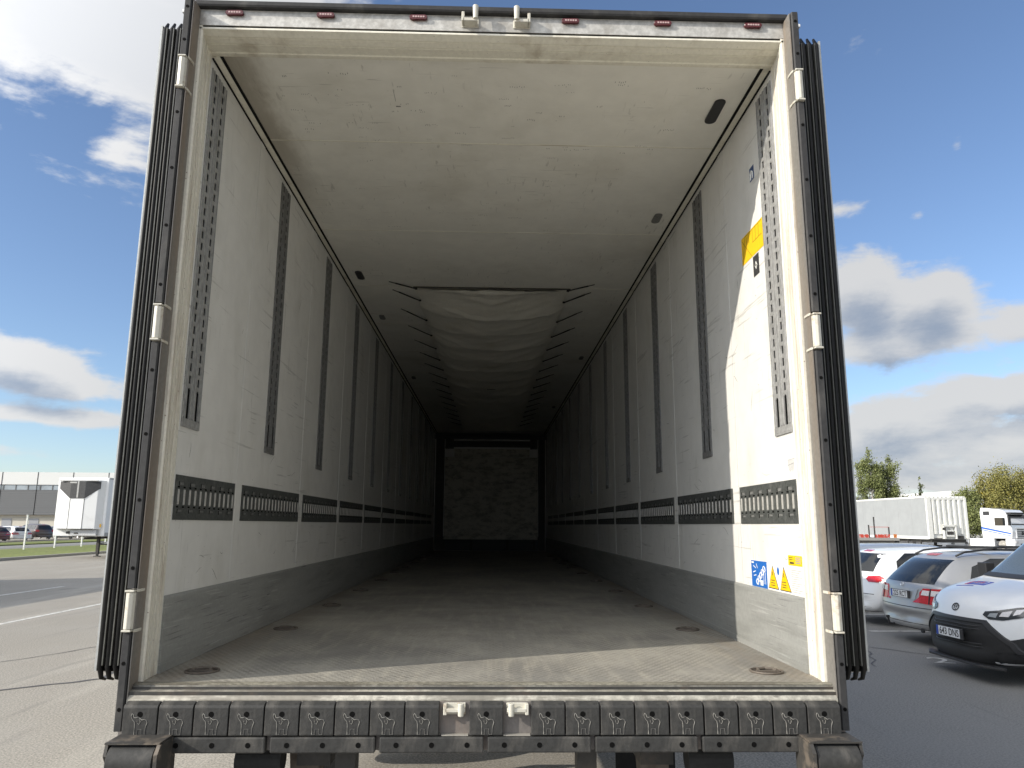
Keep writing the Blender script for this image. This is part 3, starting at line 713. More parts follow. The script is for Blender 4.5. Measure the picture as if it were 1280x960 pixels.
def wheel(parent, x, y, z, r, w, axis='x', seg=28, part='wheel'):
    """tyre with rim; returned as wheel > rim"""
    b = MB(); ax = Vector((1, 0, 0)) if axis == 'x' else Vector((0, 1, 0))
    prof = [(-w/2, r*.62), (-w/2, r*.93), (-w*.40, r*.985), (-w*.2, r), (w*.2, r), (w*.40, r*.985), (w/2, r*.93), (w/2, r*.62)]
    rings = []
    for t, rr in prof: rings.append((Vector((x, y, z))+ax*t, rr))
    b.tube([p for p, _ in rings], [q for _, q in rings], seg, caps=False)
    o = b.build(part, M_tyre, parent); smooth_by_angle(o, 50)
    b = MB(); b.tube([Vector((x, y, z))+ax*t for t in (-w*.42, w*.42)], r*.63, seg)
    for q in (-1, 1):
        b.tube([Vector((x, y, z))+ax*(q*w*t) for t in (.40, .46)], [r*.28, r*.2], 14)
        for k in range(5 if axis == 'y' else 10):
            a = 2*math.pi*k/(5 if axis == 'y' else 10)
            if axis == 'y':
                p0 = Vector((x+math.cos(a)*r*.15, y+q*w*.44, z+math.sin(a)*r*.15)); p1 = Vector((x+math.cos(a)*r*.60, y+q*w*.46, z+math.sin(a)*r*.60)); b.tube([p0, p1], r*.07, 6)
    b.build('rim', M_rim if axis == 'y' else M_galv, o)
    return o

def chassis(root, z0, detail=True, legs=True):
    """steel underframe with three axles; z0 = height of ground in the trailer's own axes"""
    b = MB()
    for x in (-.62, .62):
        b.box(x-.06, x+.06, -.42, 11.5, -.30, -.205); 
    for k in range(12): b.box(-1.2, 1.2, .4+k*1.05, .48+k*1.05, -.16, -.105)
    b.build('chassis_beam', M_dk, root)
    for y in (2.75, 4.06, 5.37):
        for x in (-1.06, 1.06): wheel(root, x, y, z0+.50, .50, .36)
        b = MB(); b.cyl((-.9, y, z0+.5), (.9, y, z0+.5), .075, 12); b.build('axle', M_dk, root)
    if legs:
        b = MB()
        for x in (-.62, .62):
            b.box(x-.07, x+.07, 10.2, 10.34, z0+.12, -.16); b.box(x-.05, x+.05, 10.22, 10.32, z0+.03, z0+.3); b.box(x-.14, x+.14, 10.14, 10.40, z0, z0+.035)
            b.box(x-.03, x+.03, 9.6, 10.2, -.55, -.50)
        b.box(-.6, .6, 10.24, 10.30, -.62, -.56)
        b.build('landing_leg', M_dk, root)
chassis(TR, -GZ)
def under_rear():
    b = MB(); b.box(-1.02, 1.02, -.36, -.30, -.62, -.47); b.build('underrun_bar', M_galv, TR, bevel=.01)
    for x in (-.66, .62):
        b = MB(); b.prism([(x-.06, -.21), (x+.06, -.21), (x+.025, -.66), (x-.025, -.66)], 'y', -.38, -.28); b.build('underrun_bracket', M_brown, TR)
    for x in (-.50, .36): 
        b = MB(); b.box(x-.035, x+.035, -.46, -.38, -.50, -.21); b.build('hanger', M_dk, TR)
    for s in (-1, 1):
        b = MB(); b.box(min(s*.72, s*1.04), max(s*.72, s*1.04), -.56, -.50, -.47, -.33); lp = b.build('tail_lamp', M_dk, TR, bevel=.02)
        b = MB(); b.box(min(s*.74, s*1.02), max(s*.74, s*1.02), -.566, -.558, -.45, -.35); b.build('lens', M_redlens, lp)
        b = MB(); b.tube([(s*.88, -.45, -.27), (s*.72, -.45, -.27)], .045, 18); b.build('side_buffer', M_tyre, TR)
    b = MB(); b.box(-.45, .30, -.02, .06, -.36, -.33); b.box(-.2, .5, .6, .7, -.40, -.36); b.build('cross_member', M_galv, TR)
    for s in (-1, 1):
        b = MB(); b.box(s*1.06-.20, s*1.06+.20, 2.02, 2.03, -1.05, -.35); b.build('mud_flap', M_black, TR)
under_rear()

# ------------------------------------------------------------------ other trailers
def reefer(label, loc, rz, group):
    t = thing('refrigerated_trailer', label, 'trailer', loc, rz, group)
    b = MB(); b.box(-1.30, 1.30, -.5, 13.1, -.12, 2.76); b.build('cargo_box', M_shellw, t, bevel=.03)
    b = MB()
    for s in (-1, 1):
        b.box(min(s*1.301, s*1.312), max(s*1.301, s*1.312), -.48, 13.05, -.11, .06); b.box(min(s*1.301, s*1.312), max(s*1.301, s*1.312), -.48, 13.05, 2.68, 2.76)
    b.build('edge_rail', M_alu, t)
    # cooling unit on the front wall: bulging cowl with a dark trapezoid grille
    b = MB()
    prof = [(-1.18, 0), (-.95, .30), (-.35, .42), (.35, .42), (.95, .30), (1.18, 0)]
    b.prism([(x, 13.08+y) for x, y in prof], 'z', .22, 2.62); cu = b.build('cooling_unit', M_shellw, t, bevel=.02)
    b = MB()
    pr = [(-1.02, .275), (-.37, .431), (.37, .431), (1.02, .275)]
    tops = [13.08+y for _, y in pr]; zb = [2.20, 1.72, 1.72, 2.20]
    tv = [b.bm.verts.new((x, 13.08+y+.012, 2.56)) for x, y in pr]; bv = [b.bm.verts.new((x, 13.08+y+.012, z)) for (x, y), z in zip(pr, zb)]
    tw = [b.bm.verts.new((x, 13.08+y-.05, 2.56)) for x, y in pr]; bw = [b.bm.verts.new((x, 13.08+y-.05, z)) for (x, y), z in zip(pr, zb)]
    for i in range(3): b._f([tv[i], tv[i+1], bv[i+1], bv[i]]); b._f([tw[i], tw[i+1], tv[i+1], tv[i]]); b._f([bw[i], bw[i+1], bv[i+1], bv[i]])
    b._f([tv[0], tw[0], bw[0], bv[0]]); b._f([tv[3], tw[3], bw[3], bv[3]])
    b.build('grille', mat('unit_grille', (.035, .036, .038), .5, fine=.3, fscale=20), cu)
    b = MB(); b.box(-.95, .95, 13.42, 13.53, 2.575, 2.61); b.box(-.04, .04, 13.505, 13.53, 1.75, 2.56); b.box(.08, .42, 13.50, 13.535, 2.46, 2.53); b.build('grille_frame', M_alu, cu)
    b = MB()
    for x in (-.36, .36): b.box(x-.008, x+.008, 13.495, 13.5085, .25, 1.70)
    for z in (.25,): b.box(-.9, .9, 13.40, 13.5, z-.02, z)
    b.build('cowl_joint', M_gap, cu)
    b = MB(); b.box(-1.0, .3, 13.10, 13.30, -.08, .18); b.box(-.9, -.5, 13.3, 13.32, .26, .40); b.build('connection_panel', mat('panel_grey', (.45, .46, .47), .5, fine=.3, fscale=30), t)
    b = MB(); b.box(-.82, -.48, 13.31, 13.325, .34, .52); b.box(-.1, .1, 13.3, 13.32, .0, .06); b.box(.3, .5, 13.2, 13.31, .0, .12); b.build('control_box', M_dk, t)
    b = MB(); b.box(1.00, 1.14, 13.105, 13.115, .52, .72); b.box(-1.17, -1.02, 13.19, 13.20, .32, .48); b.build('orange_marker', mat('orange_marker', (.75, .42, .04), .5, fine=0), t)
    chassis(t, -GZ)
    return t
# the one seen by the verge, its cooling unit towards us
reefer('white refrigerated trailer with dark trapezoid grille standing by the grass verge', (-19.45, 48.05, GZ), R_(176), 'parked refrigerated trailers')
# the one to the left outside the frame whose shadow falls over the asphalt
t2 = reefer('white refrigerated trailer parked left of the bay lines, just outside the picture', (-18.9, 5.7, GZ), 0, 'parked refrigerated trailers')

def curtain_trailer():
    t = thing('curtain_trailer', 'grey curtain sided semi trailer with a corrugated white front wall, parked across the yard', 'trailer', (27.75, 42.0, 0), 0)
    # local axes: +Y is its length towards the rear, front wall at y=0 facing us
    t.rotation_euler.z = R_(3); t.scale = (1, 1, .955)
    cur = mat('grey_curtain', (.30, .31, .31), .55, fine=.04, fscale=2, dirt=(.30, .31, .31), dscale=2, stretch=(1, 3, .3), damt=.5)
    wt = mat('white_front', (.70, .70, .66), .5, dirt=(.4, .4, .36), dscale=5, damt=.4, fine=.03)
    b = MB(); b.box(-1.27, 1.27, .06, 13.6, 1.30, 3.72)
    for k in range(9): b.box(-1.276, -1.268, 1.5+k*1.4, 1.52+k*1.4, 1.32, 3.70)
    b.build('curtain', cur, t)
    b = MB(); b.box(-1.29, 1.29, .0, 13.65, 3.72, 3.83); b.box(-1.29, 1.29, .05, 13.65, 1.12, 1.30); b.build('roof_rail', wt, t, bevel=.01)
    b = MB(); b.box(-1.27, 1.27, .0, .06, 1.15, 3.72)
    for x0, x1 in ((-1.28, -1.0), (1.14, 1.28)): b.box(x0, x1, -.10, .0, 1.15, 3.74)
    for k in range(6): b.prism([(-.93+k*.335, 0), (-.90+k*.335, -.095), (-.76+k*.335, -.095), (-.73+k*.335, 0)], 'z', 1.45, 3.60)
    b.box(-1.28, 1.28, -.08, .0, 3.60, 3.74); b.build('front_wall', wt, t, bevel=.008, seg=1)
    b = MB()
    for k in range(9): b.box(-1.12+k*.27, -1.06+k*.27, -.10, .0, 3.745, 3.80)
    b.build('roof_clip', wt, t)
    b = MB(); b.box(-.42, -.36, -.24, -.1, 1.16, 2.0); b.box(.34, .40, -.24, -.1, 1.16, 2.0); b.box(-.42, .40, -.24, -.1, 1.92, 2.05); b.box(-.30, .25, -.2, -.1, 1.3, 1.7)
    b.build('hose_bracket', wt, t)
    b = MB(); b.box(-.22, .2, -.22, -.19, 1.42, 1.62); b.box(-.48, -.30, -.25, -.2, 1.7, 1.86); b.box(.5, .9, -.12, -.02, 1.16, 1.36); b.box(-1.0, -.5, -.12, -.02, 1.08, 1.2); b.box(-1.1, 1.1, .0, 12, .92, 1.12)
    b.build('coupling_panel', M_dk, t)
    b = MB()
    for k in range(9): b.box(-1.27, -1.21, .8+k*1.3, .86+k*1.3, .62, 1.12)
    b.box(-1.27, -1.24, .8, 11.2, .62, .68); b.box(-1.27, -1.24, .8, 11.2, .85, .9); b.build('side_guard', M_dk, t)
    for y in (8.3, 9.6, 10.9):
        for x in (-1.02, 1.02): wheel(t, x, y, .5, .5, .36)
    b = MB()
    for x in (-.7, .7): b.box(x-.07, x+.07, 2.3, 2.44, 0, 1.0)
    b.build('landing_leg', M_dk, t)
curtain_trailer()

def flat_trailer():
    t = thing('flatbed_trailer', 'low flatbed trailer with upright posts and red beams beside the grey curtain trailer', 'trailer', (18.15, 31.2, .17), R_(90))
    # deck runs away along +Y, its end is at y=0
    dk = mat('deck_grey', (.30, .29, .27), .7, fine=.2)
    rd = mat('red_beam', (.50, .06, .035), .5, dirt=(.55, .5, .48), dscale=8, dlo=.5, dhi=.56, damt=.8)
    b = MB(); b.box(-1.25, 1.25, 0, 11.5, 1.02, 1.14); b.build('deck', dk, t)
    b = MB(); b.box(-.5, .5, .8, 11, .74, 1.015); b.box(-1.2, 1.2, .0, .12, .86, 1.015); b.box(-1.24, -1.15, .2, 8, .86, 1.0); b.build('frame', M_dk, t)
    b = MB()
    for y, h in ((.40, 1.62), (1.05, 2.05), (1.30, 1.70), (1.95, 1.98), (5.0, 1.9), (8.0, 1.9)):
        b.box(-1.22, -1.16, y, y+.035, 1.14, h)
    b.build('upright_post', M_dk, t)
    b = MB(); b.box(-1.23, -1.19, .40, 1.05, 1.145, 1.29); b.box(-1.23, -1.19, 1.35, 1.92, 1.145, 1.29); b.box(-1.22, -1.20, .4, 1.3, 1.60, 1.62); b.build('red_beam', rd, t)
    b = MB(); b.box(-1.1, -.95, .03, .1, 1.145, 1.30); b.box(-.9, -.7, -.12, 0, .92, 1.0); b.build('reflector', mat('orange_lamp', (.55, .17, .03), .4, fine=0), t)
    for y in (6.2, 7.5):
        for x in (-1.0, 1.0): wheel(t, x, y, .42, .42, .3)
flat_trailer()

# ------------------------------------------------------------------ cars
def car_paint(name, col, rough=.25, metal=0.0):
    m = bpy.data.materials.new(name); m.use_nodes = True; b = m.node_tree.nodes['Principled BSDF']; t = NT(m.node_tree)
    oc = t.n('ShaderNodeTexCoord').outputs['Object']; n = t.noise(oc, 2.0, 5, .6)
    t.put(b.inputs['Base Color'], t.mix(t.m('MULTIPLY', t.ss(n, .4, .7), .25), col, tuple(v*.82 for v in col)))
    b.inputs['Roughness'].default_value = rough; b.inputs['Metallic'].default_value = metal; b.inputs['Coat Weight'].default_value = .8; b.inputs['Coat Roughness'].default_value = .04
    return m
G_dark = glass_dark(); P_black = mat('car_plastic', (.016, .016, .017), .55, fine=.1); P_trim = mat('car_trim', (.03, .03, .032), .4, fine=0)
T_red = mat('tail_red', (.42, .012, .018), .15, fine=.15, fscale=40, spec=.8); T_white = mat('tail_clear', (.62, .60, .60), .15, fine=.1); P_chrome = mat('chrome', (.7, .7, .7), .12, .95, fine=0)
PL_w = mat('plate_white', (.68, .70, .72), .45, fine=0); PL_b = mat('plate_blue', (.02, .07, .38), .45, fine=0); PL_k = mat('plate_ink', (.02, .02, .025), .5, fine=0)

def loft_body(secs, name, m, parent, sub=2, bow=(.17, .16)):
    bm = bmesh.new(); rings = []; LL = secs[-1][0]
    for (x, zl, zb, zr, wl, wb, wr) in secs:
        half = [(0, zl), (wl*.7, zl), (wl, zl+.06), (wb*1.005, zl+(zb-zl)*.5), (wb, zb-.05), (wb-.02, zb+.005)]
        gl = (wb-.04, wr)
        half += [(wb-.035+(wr-wb+.035)*.45, zb+(zr-zb)*.48), (wr, zr-min(.07, (zr-zb)*.35)), (wr-.09, zr-min(.012, (zr-zb)*.1)), (wr*.4, zr+.006), (0, zr+.01)]
        pts = half + [(-y, z) for y, z in half[-2:0:-1]]
        rings.append([bm.verts.new((x+bow[0]*(abs(y)/.9)**2.2*math.exp(-(x/.75)**2)-bow[1]*(abs(y)/.9)**2.2*math.exp(-((LL-x)/.75)**2), y, z)) for y, z in pts])
    n = len(rings[0])
    for a, b in zip(rings, rings[1:]):
        for k in range(n): bm.faces.new([a[k], a[(k+1) % n], b[(k+1) % n], b[k]])
    bm.faces.new(rings[0][::-1]); bm.faces.new(rings[-1])
    bmesh.ops.recalc_face_normals(bm, faces=bm.faces)
    me = bpy.data.meshes.new(name); bm.to_mesh(me); bm.free()
    o = bpy.data.objects.new(name, me); COL.objects.link(o)
    md = o.modifiers.new('s', 'SUBSURF'); md.levels = md.render_levels = sub
    dg = bpy.context.evaluated_depsgraph_get(); me2 = bpy.data.meshes.new_from_object(o.evaluated_get(dg)); o.modifiers.clear(); o.data = me2
    me2.materials.clear(); me2.materials.append(m)
    for p in me2.polygons: p.use_smooth = True
    bm = bmesh.new(); bm.from_mesh(me2); bvh = BVHTree.FromBMesh(bm); bm.free()
    o.parent = parent
    return o, bvh

def patch(bvh, poly, axis, sgn, name, m, parent, off=.006, step=.07, thick=.012, smooth=True):
    """a polygon drawn on a side view is laid onto the body surface: (u,v) = (x,z) for axis y, (y,z) for axis x, (x,y) for axis z"""
    bm = bmesh.new()
    f = bm.faces.new([bm.verts.new((u, v, 0)) for u, v in poly])
    us = [p[0] for p in poly]; vs_ = [p[1] for p in poly]
    for lo, hi, ax in ((min(us), max(us), Vector((1, 0, 0))), (min(vs_), max(vs_), Vector((0, 1, 0)))):
        n = int((hi-lo)/step)
        for k in range(1, n+1):
            c = lo+(hi-lo)*k/(n+1)
            bmesh.ops.bisect_plane(bm, geom=bm.verts[:]+bm.edges[:]+bm.faces[:], plane_co=ax*c, plane_no=ax)
    last = None; nrm = {}
    for v in bm.verts:
        u, w = v.co.x, v.co.y
        if axis == 'y': o = Vector((u, sgn*3, w)); d = Vector((0, -sgn, 0))
        elif axis == 'x': o = Vector((-3 if sgn < 0 else 9, u, w)); d = Vector((1 if sgn < 0 else -1, 0, 0))
        else: o = Vector((u, w, 5)); d = Vector((0, 0, -1))
        h, nn, i, dist = bvh.ray_cast(o, d)
        if h is None:
            h, nn, i, dist = bvh.find_nearest(o+d*2.5)
        if nn.dot(d) > 0: nn = -nn
        v.co = h+nn*off; nrm[v] = nn
    base = list(bm.faces)
    # give it a real edge going back into the body
    r = bmesh.ops.extrude_face_region(bm, geom=base)
    nv = [g for g in r['geom'] if isinstance(g, bmesh.types.BMVert)]
    dd = {'y': Vector((0, -sgn, 0)), 'x': Vector((1 if sgn < 0 else -1, 0, 0)), 'z': Vector((0, 0, -1))}[axis]
    for v in nv: v.co += dd*thick
    bmesh.ops.recalc_face_normals(bm, faces=bm.faces)
    me = bpy.data.meshes.new(name); bm.to_mesh(me); bm.free(); me.materials.append(m)
    o = bpy.data.objects.new(name, me); COL.objects.link(o); o.parent = parent
    if smooth: smooth_by_angle(o, 40)
    return o
def circle(cx, cy, r, n=24, a0=0, a1=360): return [(cx+math.cos(R_(a0+(a1-a0)*k/n))*r, cy+math.sin(R_(a0+(a1-a0)*k/n))*r) for k in range(n if a1-a0 >= 360 else n+1)]

def mirror(poly): return [(-u, v) for u, v in poly]
def plate(parent, x, zc, txt, face):
    """number plate at local x, facing -x; seen from outside the reading direction is -y for face=-x"""
    b = MB(); b.box(x-.012, x+.008, -.265, .265, zc-.062, zc+.062); o = b.build('number_plate', P_trim, parent, bevel=.003)
    b = MB(); b.box(x-.0145, x-.0125, -.215, .257, zc-.054, zc+.054); 
    me = b.build('plate_face', PL_w, o)
    b = MB(); b.box(x-.0145, x-.0125, .2155, .257, zc-.054, zc+.054) if False else b.box(x-.0155, x-.0126, .212, .2575, zc-.0545, zc+.0545)
    b.build('plate_band', PL_b, o)
    text_obj('plate_lettering', txt, .115, frame_mat((x-.0158, -.005, zc-.002), (0, -1, 0), (0, 0, 1)), o, PL_k, bold=.0015, sx=.86)
    return o

def generic_car(label, loc, rz, paint, kind, group, plate_txt=None, cat='car', rich=False, lamp_style=0):
    """rear at local x=0, car points along +x"""
    root = thing('parked_car', label, cat, loc, rz, group)
    if kind == 'wagon':
        S = [(.00, .34, .50, .54, .50, .62, .50), (.02, .29, .56, .60, .74, .80, .70), (.055, .26, .70, .78, .80, .865, .76), (.085, .25, .88, .94, .82, .885, .78), (.14, .24, .92, 1.02, .83, .90, .745), (.34, .24, .94, 1.22, .84, .905, .675), (.56, .24, .945, 1.405, .85, .91, .61),
             (.72, .23, .945, 1.455, .85, .91, .595), (1.3, .22, .94, 1.49, .85, .91, .59), (2.3, .22, .935, 1.50, .85, .91, .59), (2.85, .22, .925, 1.46, .85, .91, .585), (3.25, .22, .915, 1.25, .85, .905, .61), (3.60, .22, .905, 1.00, .85, .90, .72),
             (4.1, .22, .86, .93, .84, .895, .72), (4.55, .23, .76, .84, .80, .86, .66), (4.78, .26, .62, .68, .70, .76, .55), (4.85, .34, .54, .58, .5, .55, .42)]
        rg = [(-.66, .985), (.66, .985), (.56, 1.36), (-.56, 1.36)]; sw = [(.62, .975), (.80, 1.26), (1.15, 1.385), (2.5, 1.405), (2.95, 1.30), (3.42, .98)]
        wheels = (.98, 3.85); pz = .80; H = 1.5; tz = .80
    elif kind == 'hatch':
        S = [(.00, .36, .52, .56, .52, .62, .5), (.02, .30, .58, .62, .74, .80, .70), (.06, .27, .74, .80, .80, .87, .76), (.10, .26, .90, .96, .81, .885, .76), (.18, .25, .96, 1.10, .82, .895, .70), (.32, .25, .965, 1.28, .83, .90, .64), (.44, .25, .965, 1.40, .83, .90, .60),
             (.62, .24, .96, 1.44, .84, .90, .585), (1.2, .23, .95, 1.475, .84, .90, .58), (2.1, .23, .945, 1.475, .84, .90, .58), (2.5, .23, .935, 1.42, .84, .90, .585), (2.9, .23, .925, 1.20, .84, .895, .62), (3.2, .23, .92, 1.00, .84, .89, .72),
             (3.7, .23, .86, .93, .83, .88, .70), (4.05, .25, .74, .80, .76, .80, .6), (4.22, .29, .60, .66, .64, .70, .5), (4.26, .36, .52, .56, .45, .5, .4)]
        rg = [(-.62, 1.02), (.62, 1.02), (.55, 1.36), (-.55, 1.36)]; sw = [(.55, 1.01), (.62, 1.22), (.85, 1.37), (2.15, 1.385), (2.6, 1.27), (3.02, .99)]
        wheels = (.86, 3.45); pz = .84; H = 1.475; tz = .88
    else:
        S = [(.00, .42, .60, .64, .52, .62, .5), (.03, .36, .72, .76, .78, .84, .72), (.08, .34, .95, 1.00, .84, .91, .78), (.16, .33, 1.08, 1.20, .85, .93, .74), (.30, .33, 1.09, 1.45, .86, .94, .67), (.46, .33, 1.09, 1.62, .86, .94, .63), (.9, .32, 1.08, 1.70, .87, .94, .62),
             (2.0, .32, 1.07, 1.71, .87, .94, .62), (2.8, .32, 1.06, 1.64, .87, .94, .62), (3.2, .32, 1.05, 1.35, .87, .93, .65), (3.5, .32, 1.04, 1.13, .86, .93, .74), (4.2, .32, .98, 1.04, .85, .91, .72), (4.6, .36, .82, .88, .76, .83, .6), (4.72, .42, .64, .68, .6, .65, .5)]
        rg = [(-.66, 1.13), (.66, 1.13), (.58, 1.55), (-.58, 1.55)]; sw = [(.5, 1.13), (.62, 1.5), (1.0, 1.58), (2.7, 1.56), (3.3, 1.12)]
        wheels = (.95, 3.75); pz = .9; H = 1.7; tz = 1.0
    body, bvh = loft_body(S, 'body', paint, root)
    L = S[-1][0]
    patch(bvh, rg, 'x', -1, 'rear_window', G_dark, root, step=.12)
    for s in (-1, 1):
        w = patch(bvh, sw, 'y', s, 'side_window', G_dark, root, step=.2)
        if rich or True:
            mid = (sw[0][0]+sw[-1][0])/2
            for xx in (mid-.55, mid+.25):
                patch(bvh, [(xx, sw[0][1]+.0), (xx+.07, sw[0][1]), (xx+.05, sw[2][1]-.02), (xx-.02, sw[2][1]-.02)], 'y', s, 'window_pillar', P_trim, w, off=.010, step=.2)
        for wx in wheels:
            r = .33 if kind != 'suv' else .37
            patch(bvh, circle(wx, r+.0, r+.055, 26), 'y', s, 'wheel_arch', P_black, root, off=.003, step=.2) if True else None
            wheel(root, wx, s*(.80 if kind != 'suv' else .83), r, r, .235, axis='y', seg=26)
    wsz = (S[-6][0], S[-4][0])
    # windscreen seen from the front
    fr = [(-.68, sw[-1][1]+.07), (.68, sw[-1][1]+.07), (.55, H-.12), (-.55, H-.12)]
    patch(bvh, fr, 'x', 1, 'windscreen', G_dark, root, step=.12)
    # tail lamps
    for s in (-1, 1):
        if kind == 'hatch': q = [(s*.50, tz-.0), (s*.58, tz-.05), (s*.80, tz-.05), (s*.84, tz+.04), (s*.78, tz+.075), (s*.54, tz+.055)]
        elif kind == 'wagon': q = [(s*.46, tz-.12), (s*.86, tz-.13), (s*.87, tz+.08), (s*.80, tz+.12), (s*.50, tz+.11), (s*.44, tz+.04)]
        else: q = [(s*.62, tz-.10), (s*.88, tz-.10), (s*.88, tz+.10), (s*.64, tz+.10)]
        tl = patch(bvh, q, 'x', -1, 'tail_light', T_red, root, off=.010, step=.06)
        if kind == 'wagon':
            patch(bvh, [(s*.48, tz+.005), (s*.63, tz+.005), (s*.63, tz+.08), (s*.50, tz+.08)], 'x', -1, 'reverse_lamp', T_white, tl, off=.016)
            patch(bvh, [(s*.665, tz+.005), (s*.845, tz+.005), (s*.835, tz+.085), (s*.665, tz+.085)], 'x', -1, 'indicator_lamp', T_white, tl, off=.016)
            patch(bvh, [(s*.641, tz-.122), (s*.654, tz-.122), (s*.654, tz+.112), (s*.641, tz+.112)], 'x', -1, 'lamp_divider', P_trim, tl, off=.020)
        # the lamp wraps round onto the flank
        patch(bvh, [(.06, tz-.12), (.34, tz-.08), (.36, tz+.06), (.16, tz+.11)] if kind == 'wagon' else [(.16, tz-.04), (.30, tz-.02), (.28, tz+.05), (.18, tz+.06)], 'y', s, 'tail_light_wing', T_red, tl, off=.008)
        patch(bvh, [(s*.40, .70 if kind == 'suv' else .60), (s*.72, .72 if kind == 'suv' else .60), (s*.80, .86 if kind == 'suv' else .70), (s*.5, .8 if kind == 'suv' else .68)], 'x', 1, 'headlight', T_white, root, off=.008)
        b = MB(); b.tube([(S[-5][0]-.35, s*.86, S[-5][2]+.09), (S[-5][0]-.38, s*1.0, S[-5][2]+.10)], .035, 8); b.box(S[-5][0]-.44, S[-5][0]-.30, min(s*.92, s*1.07), max(s*.92, s*1.07), S[-5][2]+.04, S[-5][2]+.17)
        b.build('mirror', paint, root, bevel=.02)
    patch(bvh, [(-.42, .34), (.42, .34), (.50, .56), (-.50, .56)], 'x', 1, 'front_grille', P_black, root, off=.008)
    # bumper lines, diffuser, badge
    patch(bvh, [(-.74, .60), (.74, .60), (.74, .612), (-.74, .612)], 'x', -1, 'bumper_seam', P_trim, root, off=.004, step=.15)
    patch(bvh, [(-.60, .27), (.60, .27), (.66, .36), (-.66, .36)], 'x', -1, 'diffuser', P_black, root, off=.006, step=.15)
    patch(bvh, [(-.14, H-.085), (.14, H-.085), (.14, H-.055), (-.14, H-.055)], 'x', -1, 'brake_light', T_red, root, off=.008)
    if rich:
        for s in (-1, 1):
            # door seams and handles
            for xx in (1.25, 2.30, 3.25):
                patch(bvh, [(xx, .34), (xx+.008, .34), (xx+.008, .93), (xx, .93)], 'y', s, 'door_seam', P_trim, root, off=.002, thick=.006)
            patch(bvh, [(1.95, .80), (2.12, .80), (2.12, .825), (1.95, .825)], 'y', s, 'door_handle', paint, root, off=.03, thick=.04)
            b = MB(); ys = s*.545; zt = 1.505 if kind == 'wagon' else 1.47
            b.tube([(.66, ys, zt-.08), (.80, ys, zt-.02), (1.1, ys, zt+.02), (2.4, ys, zt+.03), (2.85, ys, zt-.01), (2.98, ys, zt-.06)], .016, 8); b.build('roof_rail', P_black, root, smooth=True)
        b = MB()
        for xx in (1.25, 2.15): b.box(xx-.03, xx+.03, -.60, .60, zt+.035, zt+.065)
        b.build('roof_bar', P_black, root)
    if plate_txt:
        # tailgate recess frame + plate
        h, n, i, d = bvh.ray_cast(Vector((-3, 0, pz)), Vector((1, 0, 0)))
        patch(bvh, [(-.36, pz-.085), (.36, pz-.085), (.40, pz+.09), (-.40, pz+.09)], 'x', -1, 'plate_recess', paint, root, off=.012)
        plate(root, h.x-.015, pz-.005, plate_txt, -1)
        b = MB(); rg_ = [(h.x+.045, math.cos(a)*.035, pz+.145+math.sin(a)*.035) for a in [2*math.pi*i/16 for i in range(17)]]
        h2 = bvh.ray_cast(Vector((-3, 0, pz+.145)), Vector((1, 0, 0)))[0]
        rg_ = [(h2.x-.012+.25*math.sin(a)*.035, math.cos(a)*.035, pz+.145+math.sin(a)*.035) for a in [2*math.pi*i/16 for i in range(17)]]
        b.tube(rg_, .004, 6, caps=False)
        if kind == 'wagon':
            for a in (90, 210, 330): b.tube([(h2.x-.013, 0, pz+.145), (h2.x-.012+.25*math.sin(R_(a))*.033, math.cos(R_(a))*.033, pz+.145+math.sin(R_(a))*.033)], .003, 5)
        b.build('badge', P_chrome, root)
    root.scale = (1, 1, .945)
    return root, bvh, body

silver = car_paint('silver_paint', (.37, .375, .38), .30, .45); white_p = car_paint('white_paint', (.74, .75, .76), .3); blueish = car_paint('pale_blue_paint', (.36, .40, .46), .3, .4)
blackp = car_paint('black_paint', (.02, .02, .023), .3); brownp = car_paint('brown_paint', (.07, .05, .05), .3, .3); greyp = car_paint('grey_paint', (.20, .21, .23), .3, .4); redp = car_paint('dark_red_paint', (.10, .02, .02), .3)
GR = 'cars parked beside the trailer'
wag, bv_w, _ = generic_car('silver station wagon with black roof bars, between the white van and the white hatchback', (6.45, 8.70, 0), 0, silver, 'wagon', GR, '225 RCT', rich=True)
b = MB(); b.tube([(-.02, .12, .30), (-.10, .12, .30), (-.12, .12, .40)], .016, 8); b.tube([(-.12, .12, .39), (-.12, .12, .43)], .026, 10); b.build('tow_hitch', P_black, wag)
b = MB(); b.tube([(.02, -.62, .28), (-.01, -.62, .28)], .035, 14); b.build('exhaust', P_black, wag)
generic_car('white hatchback with red tail lights, parked behind the silver station wagon', (6.85, 11.25, 0), 0, white_p, 'hatch', GR, '407 BKL')
generic_car('pale blue car farthest in the row, mostly hidden behind the white hatchback', (7.25, 13.9, 0), 0, blueish, 'wagon', GR)

